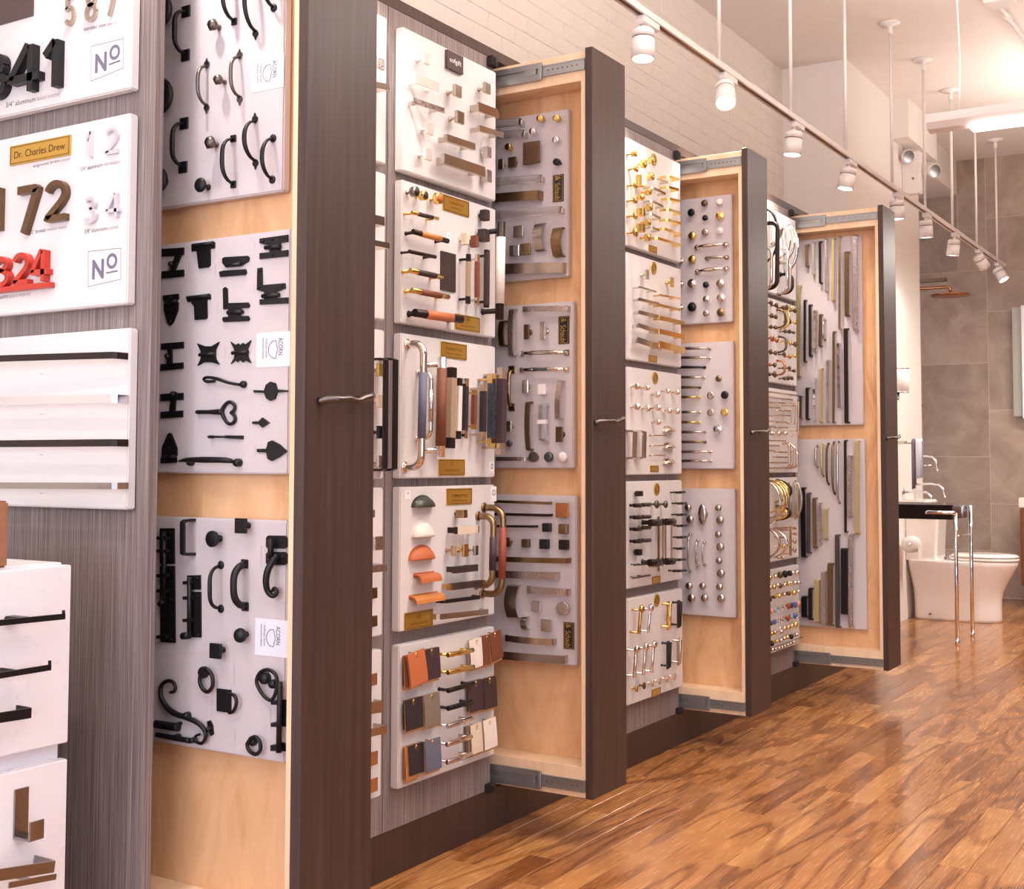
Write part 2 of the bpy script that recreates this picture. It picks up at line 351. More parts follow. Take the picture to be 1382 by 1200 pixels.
# oak floor planks
pl = []; x = -.62; PW = .083; i = 0
while x < 4.45:
    q = random.Random(i*13+5); y = -3.1 - q.random()*.8
    while y < 10.95:
        L = .45 + q.random()*.85; a, c = max(y, -3.1), min(y+L, 10.96)
        if c-a > .02:
            vis = 0
            for sx, sy in ((x, a), (x+PW, c), (x, c), (x+PW, a), (x+PW/2, (a+c)/2)):
                if sy > .6 and x > -.05:
                    px, py, d = project((sx, sy, 0))
                    if -5 < px < 1387 and 0 < py < 1205: vis = 1
            dd = math.hypot(x-CX, (a+c)/2)
            # pieces hidden behind the slabs rank after the ones in view
            pl.append((1-vis, dd, x, a, c))
        y += L
    x += PW; i += 1
pl.sort(); rest = NB()
for k, (v, d, x, a, c) in enumerate(pl):
    if k < 300:
        b = NB(); bx(b, (0, 0, -.006), (PW-.0008, c-a-.0008, .012), .0006); obj('plank', b, 'oak_floor', fl, (x+PW/2, (a+c)/2, 0))
    else: bx(rest, (x+PW/2, (a+c)/2, -.006), (PW-.0008, c-a-.0008, .012))
tag(obj('further_planks', rest, 'oak_floor', fl), kind='stuff')
# concrete tiles of the back wall
TZ = [(-.6, (.39, 1.16, 1.932, 2.70, 3.355), .5), ]
def tiles(x0, x1, zs):
    for z0, z1 in zip(zs, zs[1:]):
        if z1-z0 > .02: box_obj('tile', 'concrete_tile', wb, x0+.002, x1-.002, 10.9605, 10.970, z0+.002, z1-.002, .0005)
ea = [.004, .385, 1.162, 1.946, 2.730, 3.384]; eb = [.004, .773, 1.550, 2.372, 3.158, ZC-.002]
tiles(-1.198, -.60, eb[:-1]+[3.384])
for z0, z1 in zip(ea[:-2], ea[1:-1]):
    tiles(-.60, -.055 if z1 < 3.3 else -.285, [z0, z1])
tiles(-.60, -.285, [2.730, 3.384]); tiles(-.285, -.055, [2.730, ZC-.002])
xx = -.055; k = 0
while xx < 4.4:
    tiles(xx, min(xx+.60, 4.5), eb if k % 2 == 0 else ea[:-1]+[3.476, ZC-.002]); xx += .60; k += 1
# ================================================================== CABINET RUN
SL_T, SL_W = .0244, .2154
ZT, ZB, ZR, ZP = 2.331, .136, 2.344, .1256
def slab_handle(t, P, y0, z):
    b = NB(); pts = []
    for i in range(15):
        u = i/14; wob = .006*math.sin(u*7)+.003*math.sin(u*17)
        out = .028*min(1, 4.5*u, 9*(1-u)+.55) if i else 0
        pts.append((P+out, y0+.005+.135*u, z-.004+.014*u+wob*.5))
    pts[-1] = (P+.026, y0+.142, z+.014)
    tube(b, pts, .0062, 8, scales=[1.3, 1.2, 1.0, .95, .9, 1.0, .9, .95, .85, .95, .9, 1.05, 1.0, 1.2, 1.1])
    tube(b, [(P, y0+.118, z+.006), (P+.026, y0+.12, z+.008)], .005, 8)
    tag(obj('handle', b, 'pewter', t), 'twig-shaped pewter handle')
def pullout(P, y0, label, xin):
    t = thing('pull_out_display', label, 'pull-out rack', (0, 0, 0)); W = SL_W
    box_obj('front_panel', 'dark_wood', t, P-SL_T, P, y0, y0+W, ZB, ZT, .0012)
    X1 = P-SL_T; XS = X1-.016; f0, f1 = y0+.005, y0+W-.005
    def mk(n, m, *a): box_obj(n, m, t, *a, .0008)
    mk('stile', 'maple', XS, X1, f0, f1, .137, 2.322)
    mk('top_rail', 'maple', xin, XS, f0, f1, 2.235, 2.322)
    mk('bottom_rail', 'maple', xin, XS, f0, f1, .137, .224)
    mk('back_panel', 'maple_panel', xin, XS, y0+.09, y0+.125, .224, 2.235)
    slab_handle(t, P, y0 + (.035 if P > .45 else .008), 1.222)
    for k, z in (('top', 2.262), ('bottom', .150)):
        h = .042
        b = NB(); bxr(b, xin, XS+.014, f0-.006, f0, z+.004, z+h-.004, .0008); bxr(b, xin, XS+.014, f0-.008, f0-.006, z+.004, z+.008); bxr(b, xin, XS+.014, f0-.008, f0-.006, z+h-.008, z+h-.004)
        s = obj('slide_rail', b, 'zinc', t)
        xm = X1-.145 if P < .4 else X1-.25
        b = NB(); bxr(b, xin, xm, f0-.012, f0-.008, z-.006, z+h*.32, .0006); bxr(b, xin, xm, f0-.012, f0-.008, z+h*.72, z+h+.006, .0006); bxr(b, xm-.06, xm-.02, f0-.013, f0-.008, z+.010, z+h-.010, .002)
        bxr(b, xm-.012, xm, f0-.014, f0-.008, z-.004, z+h+.004, .001)
        obj('slide_carriage', b, 'zinc', s)
        b = NB(); lathe(b, [(.0022, 0), (.0026, .001), (0, .0012)], (0, 0, 0), 6); me = None
        for q in range(7):
            o = obj('screw', b if me is None else me, 'fixture_dark', s, (xm+.02 + q*(X1-xm-.03)/7, f0-.006, z+h/2)); me = o.data
    return t
DR = [(.464, 1.818, 'nearest pull-out maple rack with the widest dark brown front panel'),
      (.3349, 3.2237, 'second nearest pull-out maple rack with silver tags on its boards'),
      (.2913, 4.5872, 'third pull-out maple rack holding boards of round knobs'),
      (.4452, 5.9428, 'farthest pull-out maple rack holding boards of long vertical bars')]
for P, y, lab in DR: pullout(P, y, lab, P-.62)
# fixed units between the racks
gaps = [(2.045, 3.20, 2.675, 'cabinet unit between the nearest and second pull-out racks'),
        (3.452, 4.565, 4.05, 'cabinet unit between the second and third pull-out racks'),
        (4.816, 5.92, 5.40, 'cabinet unit between the third and farthest pull-out racks'),
        (6.172, 7.30, 6.74, 'cabinet unit beyond the farthest pull-out rack')]
for a, c, m, lab in gaps:
    t = thing('display_cabinet', 'grey streaked ' + lab, 'cabinet')
    box_obj('back_panel', 'linoleum', t, -.02, 0, a, m-.0015, ZP, ZR-.0006, .001)
    box_obj('back_panel', 'linoleum', t, -.02, 0, m+.0015, c, ZP, ZR-.0006, .001)
    box_obj('side_panel', 'linoleum', t, -.62, -.02, a, a+.018, ZP, ZR-.0006)
    box_obj('side_panel', 'linoleum', t, -.62, -.02, c-.018, c, ZP, ZR-.0006)
    for z0, z1 in ((2.312, 2.3435), (.126, .150)):
        b = NB(); bxr(b, 0, .024, c-.034, c-.002, z0, z1, .003); bxr(b, .02, .028, c-.026, c-.01, z0+.006, z1-.006, .002); tag(obj('stop_block', b, 'black_plastic', t), 'small dark stop block')
b = NB(); bxr(b, -.68, 0, 1.79, 7.30, ZR, 2.376, .001); tag(obj('top_shelf_board', b, 'dark_wood'), 'long dark brown top board capping the whole cabinet run', 'cabinet top')
b = NB(); bxr(b, -.02, -.001, 1.79, 7.30, 0, ZP-.0006, .001); tag(obj('plinth', b, 'dark_wood'), 'long dark brown plinth under the whole cabinet run', 'plinth')
# near end panel
t = thing('end_panel', 'grey streaked end panel at far left carrying the house numerals', 'panel')
box_obj('face_panel', 'linoleum', t, -.66, .107, 1.76, 1.785, 0, 2.376, .001)
# ================================================================== SAMPLE BOARDS AND WHAT IS MOUNTED ON THEM
ORD = ['first', 'second', 'third', 'fourth', 'fifth', 'sixth', 'seventh', 'eighth', 'ninth', 'tenth', 'eleventh', 'twelfth', 'thirteenth', 'fourteenth', 'fifteenth', 'sixteenth']
BOARDS = []
class Board:
    """a sample board; face = outer plane, axis 0: faces the aisle (+x), axis 1: faces the shop front (-y)"""
    def __init__(s, axis, face, h0, h1, z0, z1, back, mat, label, phrase, crop):
        s.ax, s.face, s.ph = axis, face, phrase; s.sg = 1 if axis == 0 else -1; s.rz = PI/2 if axis == 0 else 0
        s.ox, s.oy, s.k = crop; s.items = []; BOARDS.append(s)
        t = abs(face-back)
        loc = (face, (h0+h1)/2, z0) if axis == 0 else ((h0+h1)/2, face, z0)
        b = NB(); bx(b, (0, t/2, (z1-z0)/2), (h1-h0, t, z1-z0), .003)
        s.o = obj('sample_board', b, mat); s.o.location = loc; s.o.rotation_euler = (0, 0, s.rz); tag(s.o, label, 'display board', 'sample boards')
        s.h0, s.h1, s.z0, s.z1 = h0, h1, z0, z1
    def P(s, u, v, st=0):
        return unproj(s.ox+u/s.k, s.oy+v/s.k, s.ax, s.face + s.sg*st)
    def L(s, p, o):   # world to local of an item with its base at o (local x right, y into the board, z up)
        d = Vector(p)-Vector(o)
        return Vector((d.y, -d.x, d.z)) if s.ax == 0 else d
    def base(s, p):   # project a world point onto the board face
        p = Vector(p); p[s.ax] = s.face; return p
    def mpp(s, u, v, st=0):   # metres per crop pixel (upright)
        return project(s.P(u, v, st))[2]/CF/s.k
    def add(s, o, desc): s.items.append((o, desc))
def root(b, name, cat, p, desc):
    o = thing(name, None, cat, b.base(p), b.rz); b.add(o, desc); return o
def solo(b, name, bm, mat, cat, p, desc):
    o = obj(name, bm, mat); o.location = b.base(p); o.rotation_euler = (0, 0, b.rz); tag(o, None, cat); b.add(o, desc); return o
def rrect(w, h, r, n=4):
    r = min(r, w*.49, h*.49); out = []
    for cx, cz, a in ((w/2-r, h/2-r, 0), (-w/2+r, h/2-r, PI/2), (-w/2+r, -h/2+r, PI), (w/2-r, -h/2+r, 1.5*PI)):
        for i in range(n): out.append((cx+r*math.cos(a+PI/2*i/(n-1)), cz+r*math.sin(a+PI/2*i/(n-1))))
    return out
PROF = {
 'mush': [(.30, .45), (.36, .5), (.95, .72), (1.0, .82), (.86, .94), (.5, 1.0), (0, 1.02)],
 'ball': [(.3, .28), (.62, .34), (.93, .52), (1.0, .68), (.9, .86), (.62, .97), (.3, 1.02), (0, 1.03)],
 'disc': [(.34, .72), (1.0, .74), (1.0, .98), (.92, 1.0), (0, 1.0)],
 'flat': [(.3, .5), (1.0, .55), (1.0, 1.0), (.95, 1.02), (0, 1.02)],
 'ring': [(.3, .5), (.95, .7), (1.0, .82), (.9, .92), (.62, .84), (.55, .98), (.3, 1.05), (0, 1.06)],
 'egg': [(.3, .3), (.8, .45), (1.0, .62), (.85, .85), (.4, 1.0), (0, 1.04)],
 'dish': [(.3, .6), (.9, .7), (1, .92), (.95, 1.0), (.4, .93), (0, .92)]}
def knob(b, u, v, d, kind, mat, desc, st=.028, stem=None, asp=1, name='cabinet_knob', parts=None):
    """round or square knob; u,v = centre of its face in the crop, d = face height in crop pixels"""
    p = b.P(u, v, st); R = d*b.mpp(u, v, st)/2; big = d/b.k > 13 if parts is None else parts
    def head(bm):
        if kind in PROF: lathe(bm, [(r*R, h*st) for r, h in PROF[kind]], (0, 0, 0), 16 if big else 10, sx=asp)
        elif kind == 'square': bx(bm, (0, -st*.86, 0), (2*R*asp, st*.28, 2*R), .0012)
        elif kind == 'cube': bx(bm, (0, -st*.62, 0), (2*R*asp, st*.76, 2*R), .0015)
        elif kind == 'facet':
            lathe(bm, [(.3*R, .4*st), (.8*R, .5*st), (R, .75*st), (.6*R, 1.0*st), (0, 1.02*st)], (0, 0, 0), 6)
    def foot(bm):
        lathe(bm, [(.42*R, 0), (.42*R, .08*st), (.2*R+.001, .14*st), (.2*R+.001, .55*st), (.3*R, .66*st)], (0, 0, 0), 10)
    if big:
        t = root(b, name, 'knob', p, desc); x = NB(); foot(x); obj('stem', x, stem or mat, t); x = NB(); head(x); obj('head', x, mat, t)
    else:
        x = NB(); foot(x); head(x); t = solo(b, name, x, mat, 'knob', p, desc)
    return t
def _ends(b, e, st): return b.P(e[0], e[1], st), b.P(e[2], e[3], st)
def bar(b, e, mat, desc, r=.006, st=.032, inset=.14, sec='round', sleeve=None, sl=.18, post=None, name='bar_pull', w=None, t=None, nposts=2, sr=1.12):
    """straight bar on two posts; e = (u1,v1,u2,v2) end points of the bar at its standoff"""
    A, B = _ends(b, e, st); M = (A+B)/2; T = root(b, name, 'handle', M, desc); O = b.base(M)
    a, c = b.L(A, O), b.L(B, O); d = c-a; L = d.length; dn = d.normalized(); side = Vector((0, -1, 0))
    S_ = circ(r, 12) if sec == 'round' else rect(t or r*1.4, w or r*2)
    x = NB(); sweep(x, [a, c] if sec != 'round' else [a, a+dn*.001, c-dn*.001, c], S_, side, scales=None if sec != 'round' else [.9, 1, 1, .9]); obj('bar', x, mat, T)
    if sleeve:
        x = NB(); p, q = a+d*sl, c-d*sl
        s2 = circ(r*sr, 12) if sec == 'round' else rect((t or r*1.4)*1.08, (w or r*2)*1.06)
        sweep(x, [p, q], s2, side); obj('grip_sleeve', x, sleeve, T)
    pr = r*.62
    for f in ([inset, 1-inset] if nposts == 2 else [.5]):
        q = a + d*f; x = NB()
        if sec == 'round': lathe(x, [(pr*1.35, 0), (pr*1.35, .002), (pr, .004), (pr, st)], (q.x, 0, q.z), 8)
        else: bx(x, (q.x, -st/2, q.z), ((w or r*2)*.8 if abs(dn.z) > .7 else pr*1.8, st, pr*1.8 if abs(dn.z) > .7 else (w or r*2)*.8), .0006)
        obj('post', x, post or mat, T)
    return T
def strap(b, e, mat, desc, w=.014, t=.003, st=.03, bow=0, foot=0, name='strap_pull', parts=True, twist=0, mid=None):
    """flat strap bent down to the board at both ends"""
    A, B = _ends(b, e, st); M = (A+B)/2; O = b.base(M); a, c = b.L(A, O), b.L(B, O); d = c-a; dn = d.normalized()
    acr = dn.cross(Vector((0, 1, 0))).normalized(); pts = []
    pts += [Vector((a.x, 0, a.z)), Vector((a.x, -st*.8, a.z)) + dn*.001, a + dn*.004]
    for i in range(1, 12):
        f = i/12; pts.append(a+dn*.004 + (d-dn*.008)*f + Vector((0, -bow*math.sin(PI*f), 0)))
    pts += [c - dn*.004, Vector((c.x, -st*.8, c.z)) - dn*.001, Vector((c.x, 0, c.z))]
    x = NB(); sweep(x, pts, rect(w, t), acr)
    T = root(b, name, 'handle', M, desc); obj('strap', x, mat, T)
    if foot:
        for q in (a, c):
            x = NB(); bx(x, (q.x, -.0015, q.z), (foot, .003, foot), .0008); obj('foot', x, mat, T)
    if mid:
        x = NB(); m = (a+c)/2+Vector((0, -bow, 0)); bx(x, m, (d.length*.12 if abs(dn.x) > .7 else w*1.2, t*2.5, w*1.2 if abs(dn.x) > .7 else d.length*.12), .001); obj('inset', x, mid, T)
    return T
def bow(b, e, mat, desc, r=.005, st=.03, flat=1.0, feet=None, fs=.010, shape=2.2, name='bow_pull', taper=.75, mid=None):
    """arched pull; e = foot points on the board face. feet: None, 'round', 'square', 'spade', 'collar'"""
    A, B = _ends(b, e, .004); M = (A+B)/2; O = b.base(M); a, c = b.L(A, O), b.L(B, O); a.y = c.y = 0; d = c-a; dn = d.normalized(); L = d.length
    T = root(b, name, 'handle', M, desc); acr = dn.cross(Vector((0, 1, 0))).normalized()
    pts, sc = [], []
    for i in range(17):
        f = i/16; h = (1-abs(2*f-1)**shape)**(1/1.6)
        pts.append(a + d*f + Vector((0, -.002-(st-.002)*h, 0))); sc.append(taper+(1-taper)*math.sin(PI*f))
    x = NB(); sec = [(p*flat, q) for p, q in circ(r, 10)]
    sweep(x, pts, sec, acr, scales=sc); obj('grip', x, mat, T)
    if feet:
        for q, sg in ((a, -1), (c, 1)):
            x = NB()
            if feet == 'round': lathe(x, [(fs, 0), (fs, .002), (fs*.6, .004), (0, .0045)], (q.x, 0, q.z), 14)
            elif feet == 'square': bx(x, (q.x, -.002, q.z), (fs*2, .004, fs*2), .001)
            elif feet == 'collar': lathe(x, [(fs, 0), (fs, .004), (fs*.7, .008), (fs*.8, .012), (0, .013)], (q.x, 0, q.z), 12)
            elif feet == 'spade':
                ac = acr; pl_ = [(0, 2.0), (.25, 1.3), (.75, .9), (.85, .35), (.5, -.3), (0, -.6), (-.5, -.3), (-.85, .35), (-.75, .9), (-.25, 1.3)]
                poly = []
                for p_, q_ in pl_:
                    w_ = q + ac*(p_*fs) + dn*(sg*q_*fs); poly.append((w_.x, w_.z))
                prism(x, poly, 0, -.004)
            obj('foot', x, mat, T)
    if mid:
        x = NB(); m = (a+c)/2+Vector((0, -st, 0)); sweep(x, [m-dn*L*.16, m-dn*L*.12, m+dn*L*.12, m+dn*L*.16], circ(r*1.18, 10), acr); obj('grip_centre', x, mid, T)
    return T
def plate(b, polys, mat, desc, t=.004, name='hinge_sample', cat='hinge', extra=None, part='leaf', ests=0):
    """flat pieces traced as outlines on the board; extra: [(part name, outline, y0, y1)] raised pieces, [('pin', u,v,r)]"""
    us = [p for q in polys for p in q]; cu = sum(p[0] for p in us)/len(us); cv = sum(p[1] for p in us)/len(us)
    C_ = b.P(cu, cv); O = b.base(C_); T = root(b, name, cat, C_, desc) if (len(polys) > 1 or extra) else None
    def loc(q, st=0): return [((lambda w_: (w_.x, w_.z))(b.L(b.P(u, v, st), O))) for u, v in q]
    for q in polys:
        x = NB(); prism(x, loc(q, t), -.0, -t)
        if T: obj(part, x, mat, T)
        else: T = solo(b, name, x, mat, cat, C_, desc)
    for ex in (extra or []):
        x = NB()
        if ex[0] == 'pin':
            p = b.L(b.P(ex[1], ex[2], t), O); lathe(x, [(ex[3], 0), (ex[3], t+.006), (ex[3]*.5, t+.010), (0, t+.0105)], (p.x, 0, p.z), 10); obj('pin', x, mat, T)
        elif ex[0] == 'screw':
            p = b.L(b.P(ex[1], ex[2], t), O); lathe(x, [(.0032, t), (.0030, t+.0015), (0, t+.002)], (p.x, 0, p.z), 8); obj('screw', x, mat, T)
        elif ex[0] == 'tube':
            p, q = [b.L(b.P(u, v, ex[3]), O) for u, v in (ex[1], ex[2])]; sweep(x, [p, q], circ(ex[4], 10)); obj(ex[5], x, mat, T)
        else:
            prism(x, loc(ex[1], ex[3]), -ex[2], -ex[3]); obj(ex[0], x, mat, T)
    return T
def wire(b, paths, mat, desc, r=.004, name='iron_hook', cat='hook', discs=(), closed=False, parts=('bar', 'disc')):
    """forged rods: paths = [[(u, v, standoff[, scale])...]]; discs = [(u, v, radius, thickness)]"""
    us = [p for q in paths for p in q]; cu = sum(p[0] for p in us)/len(us); cv = sum(p[1] for p in us)/len(us)
    C_ = b.P(cu, cv); O = b.base(C_); T = root(b, name, cat, C_, desc)
    for q in paths:
        pts = [b.L(b.P(p[0], p[1], p[2]), O) for p in q]; sc = [p[3] if len(p) > 3 else 1 for p in q]
        # smooth
        if len(pts) > 2:
            out, so = [], []; n = len(pts); cl = closed and q is paths[0]
            for i in range(n if cl else n-1):
                p0 = pts[i-1] if (i > 0 or cl) else pts[0]; p1 = pts[i]; p2 = pts[(i+1) % n]; p3 = pts[(i+2) % n] if (cl or i+2 < n) else p2
                for k in range(4):
                    f = k/4; out.append(.5*((2*p1)+(p2-p0)*f+(2*p0-5*p1+4*p2-p3)*f*f+(3*p1-p0-3*p2+p3)*f**3)); so.append(sc[i]+(sc[(i+1) % n]-sc[i])*f)
            if not cl: out.append(pts[-1]); so.append(sc[-1])
            x = NB(); tube(x, out, r, 8, cl, so)
        else: x = NB(); tube(x, pts, r, 8, False, sc)
        obj(parts[0], x, mat, T)
    for u, v, rr, th in discs:
        p = b.L(b.P(u, v, th), O); x = NB(); lathe(x, [(rr, 0), (rr, th*.7), (rr*.8, th), (0, th*1.05)], (p.x, 0, p.z), 14); obj(parts[1], x, mat, T)
    return T
def cup(b, e, mat, desc, h=.03, st=.026, name='cup_pull', shell=1):
    """bin pull: a quarter dome open downwards; e = ends of its lower rim"""
    A, B = _ends(b, e, .004); M = (A+B)/2; O = b.base(M); a, c = b.L(A, O), b.L(B, O); W = (c-a).length/2; T = root(b, name, 'handle', M, desc)
    x = NB(); rings = []
    for i in range(9):
        th = PI/2*i/8; ring = []
        for j in range(17):
            ph = PI*j/16; rx = W*math.cos(ph); up = h*math.sin(ph)
            ring.append(x.verts.new((rx, -st*math.sin(ph)**.7*math.cos(th)-.001, up*math.sin(th) + 0)))
        rings.append(ring)
    for R1, R2 in zip(rings, rings[1:]):
        for j in range(16):
            try: x.faces.new((R1[j], R1[j+1], R2[j+1], R2[j])).smooth = True
            except ValueError: pass
    bmesh.ops.remove_doubles(x, verts=x.verts, dist=1e-5)
    me = obj('shell', x, mat, T); md = me.modifiers.new('solid', 'SOLIDIFY'); md.thickness = .0022
    x = NB(); prism(x, [(W*1.06*math.cos(PI*j/16), h*1.12*math.sin(PI*j/16)) for j in range(17)], 0, -.002); obj('flange', x, mat, T)
    return T
def lip(b, e, mat, desc, dep=.028, hang=.012, name='lip_pull'):
    """tab of leather or metal that comes forward from the board and curls down"""
    A, B = _ends(b, e, .002); M = (A+B)/2; O = b.base(M); a, c = b.L(A, O), b.L(B, O); W = (c-a).length; T = root(b, name, 'handle', M, desc)
    pts = [(0, 0, .004), (0, -dep*.45, .005), (0, -dep*.8, .001), (0, -dep*.95, -hang*.4), (0, -dep, -hang)]
    x = NB(); sweep(x, pts, rect(W, .003), (1, 0, 0)); obj('curled_tab', x, mat, T)
    x = NB(); bx(x, (0, -.0015, .004), (W, .003, .012), .001); obj('mounting_strip', x, mat, T)
    return T
_gl = {}
def glyphs(s_, off=0):
    """mesh of a word set in Blender's built-in face, as (verts, faces) with its bounds at 0..1"""
    key = s_; s_ = s_ if not off else s_
    if (key, off) not in _gl:
        cu = bpy.data.curves.new('t', 'FONT'); cu.body = s_; cu.offset = off; o = bpy.data.objects.new('t', cu); COL.objects.link(o)
        dg = bpy.context.evaluated_depsgraph_get(); dg.update(); me = bpy.data.meshes.new_from_object(o.evaluated_get(dg))
        vs = [v.co.copy() for v in me.vertices]; fs = [tuple(p.vertices) for p in me.polygons]
        x0, x1 = min(v.x for v in vs), max(v.x for v in vs); y0, y1 = min(v.y for v in vs), max(v.y for v in vs)
        _gl[(key, off)] = ([((v.x-x0)/(x1-x0), (v.y-y0)/(y1-y0)) for v in vs], fs)
        bpy.data.objects.remove(o); bpy.data.curves.remove(cu)
    return _gl[(key, off)]
def letters(s_, o, ax, ay, depth=.0004, y0=0, bold=0):
    """letters in the frame of an item: o = lower-left, ax = vector along the line, ay = vector up"""
    vs, fs = glyphs(s_, bold); x = NB(); dn = Vector((0, -1, 0))
    F = [x.verts.new(Vector(o)+Vector(ax)*u+Vector(ay)*v+dn*(depth+y0)) for u, v in vs]; ff = []
    for f in fs:
        try: ff.append(x.faces.new([F[i] for i in f]))
        except ValueError: pass
    if depth > .0006:
        r = bmesh.ops.extrude_face_region(x, geom=ff); vv = [g for g in r['geom'] if isinstance(g, bmesh.types.BMVert)]
        for v in vv: v.co -= dn*depth
    return x
def wordtag(b, u0, v0, u1, v1, h, s_, mat, parent=None, name='lettering', depth=.0003):
    """printed line on the board: baseline from (u0,v0) to (u1,v1), letter height h crop pixels"""
    bo = b.o; O = Vector(bo.location); p = b.L(b.P(u0, v0), O); q = b.L(b.P(u1, v1), O); hh = h*b.mpp(u0, v0)
    x = letters(s_, p, q-p, Vector((0, 0, hh)), depth); tag(obj(name, x, mat, bo), kind=None); return
def vcap(b, u, v, ln, h, s_='FORGED IRON No 12'):
    O = Vector(b.o.location); p = b.L(b.P(u, v), O); m = b.mpp(u, v)
    obj('caption', letters(s_, p, Vector((0, 0, -ln*m)), Vector((h*m, 0, 0)), .0003), 'print_faint', b.o)
def digit(b, ch, u0, u1, vb, vt, depth, mat, desc, wd=.15):
    p = b.P(u0, vb, depth); q = b.P(u1, vb, depth); tp = b.P(u0, vt, depth); O = b.base((p+q)/2); W = abs(q[1-b.ax]-p[1-b.ax]); H = tp.z-p.z
    x = NB(); sw = H*wd
    def arc(cx, cy, rx, ry, a0, a1, n=12): return [(cx+rx*math.cos(math.radians(a0+(a1-a0)*i/n)), cy+ry*math.sin(math.radians(a0+(a1-a0)*i/n))) for i in range(n+1)]
    ST = {'1': [[(.05, .70), (.75, .98)], [(.80, 0), (.80, 1)]], '4': [[(.62, 1), (.02, .30), (1, .30)], [(.72, 0), (.72, .99)]], '7': [[(0, .94), (.96, .94), (.32, 0)]],
          '2': [arc(.5, .70, .42, .26, 165, -20)+[(.74, .46), (.08, .06), (.98, .06)]], '3': [arc(.46, .75, .40, .21, 150, -85)+arc(.46, .28, .48, .25, 85, -155)],
          '5': [[(.88, .95), (.18, .95), (.12, .55)]+arc(.46, .32, .46, .28, 125, -150)], '8': [arc(.5, .74, .36, .23, 0, 360, 20), arc(.5, .27, .45, .25, 0, 360, 20)]}
    for pl_ in ST[ch]:
        q_ = [Vector(((u_-.5)*(W-sw), -depth/2, sw/2+v_*(H-sw))) for u_, v_ in pl_]; full = []
        for a_, c_ in zip(q_, q_[1:]): full += [a_, a_+(c_-a_)*.04, c_-(c_-a_)*.04]
        sweep(x, full+[q_[-1]], [(-depth/2, -sw/2), (depth/2, -sw/2), (depth/2, sw/2), (-depth/2, sw/2)], (0, 1, 0))
    return solo(b, 'house_numeral', x, mat, 'numeral', O, desc)
def sign(b, u0, v0, u1, v1, H, mat, desc, t=.003, name='name_plate', words=(), wmat='plaque_engraving', border=None, vert=False, cat='sign', st=0):
    """rectangular plate; (u0,v0) upper left, (u1,v1) upper right, H its height in crop pixels at the left"""
    p = b.P(u0, v0, t); q = b.P(u1, v1, t); hh = H*b.mpp(u0, v0, t); W = abs(q[1-b.ax]-p[1-b.ax]); M = b.base((p+q)/2); M.z = (p.z+q.z)/2 - hh/2
    T = root(b, name, cat, M, desc); x = NB(); bx(x, (0, -t/2, 0), (W, t, hh), .0006); obj('plate', x, mat, T)
    if border:
        m = .06*min(W, hh)+.001; k = .0011
        for cx, cz, sx, sz in ((0, hh/2-m, W-2*m, k), (0, -hh/2+m, W-2*m, k), (W/2-m, 0, k, hh-2*m), (-W/2+m, 0, k, hh-2*m)):
            x = NB(); bx(x, (cx, -t-.0003, cz), (sx, .0006, sz)); obj('border_line', x, border, T)
    for s_, fx, fz, fw, fh in words:    # centre, size as fractions of the plate
        if vert: o_ = Vector((W*(fz-.5)-W*fh/2, 0, hh*(.5-fx)+hh*fw/2)); x = letters(s_, o_, Vector((0, 0, -hh*fw)), Vector((W*fh, 0, 0)), .0004, t)
        else: o_ = Vector((W*(fx-.5)-W*fw/2, 0, hh*(.5-fz)-hh*fh/2)); x = letters(s_, o_, Vector((W*fw, 0, 0)), Vector((0, 0, hh*fh)), .0004, t)
        obj('lettering', x, wmat, T)
    return T
def medallion(b, u, v, d, desc='round brass maker medallion'):
    p = b.P(u, v, .003); R = d*b.mpp(u, v)/2; T = root(b, 'medallion', 'sign', p, desc)
    x = NB(); lathe(x, [(R, 0), (R, .003), (R*.93, .004), (R*.86, .003), (0, .003)], n=24); obj('disc', x, 'plaque_brass', T)
    x = letters('M', Vector((-R*.35, 0, -R*.3)), Vector((R*.7, 0, 0)), Vector((0, 0, R*.55)), .0004, .003); bpy.data.meshes
    x.free(); x = NB(); tube(x, [(R*.5*math.cos(a*PI/6), -.0035, R*.5*math.sin(a*PI/6)) for a in range(12)], .0008, 5, True); obj('engraved_ring', x, 'plaque_engraving', T)
def finish_labels():
    for b in BOARDS:
        by = {}
        for o, d in b.items: by.setdefault(d, []).append(o)
        for d, os_ in by.items():
            n = len(os_)
            if n == 1: os_[0]['label'] = d + ' ' + b.ph; continue
            hx = (lambda o: o.location.y) if b.ax == 0 else (lambda o: o.location.x)
            zs = [o.location.z for o in os_]; hs = [hx(o) for o in os_]
            cat = os_[0]['category']
            for o in os_: o['group'] = cat + 's: ' + d + 's ' + b.ph
            gapz = .022
            order = sorted(os_, key=lambda o: -o.location.z); rows = [[order[0]]]
            for o in order[1:]:
                if rows[-1][-1].location.z - o.location.z > gapz: rows.append([o])
                else: rows[-1].append(o)
            def nth(i, m, first, last): return first if i == 0 else last if i == m-1 else None
            if all(len(r) == 1 for r in rows):
                for i, r in enumerate(rows):
                    w_ = 'topmost' if i == 0 else 'lowest' if i == n-1 else ORD[i]+' from top'
                    r[0]['label'] = (w_ + ' ' + d if i in (0, n-1) else d + ', ' + w_) + ' ' + b.ph
            else:
                for i, r in enumerate(rows):
                    r.sort(key=hx); m = len(r)
                    rw = '' if len(rows) == 1 else (' of top row' if i == 0 else ' of bottom row' if i == len(rows)-1 else ' of %s row' % ORD[i])
                    for j, o in enumerate(r):
                        w_ = 'leftmost' if j == 0 else 'rightmost' if j == m-1 else ORD[j]+' from left'
                        if m == 1: w_ = 'only one' if rw else 'single'
                        o['label'] = d + ', ' + w_ + rw + ' ' + b.ph
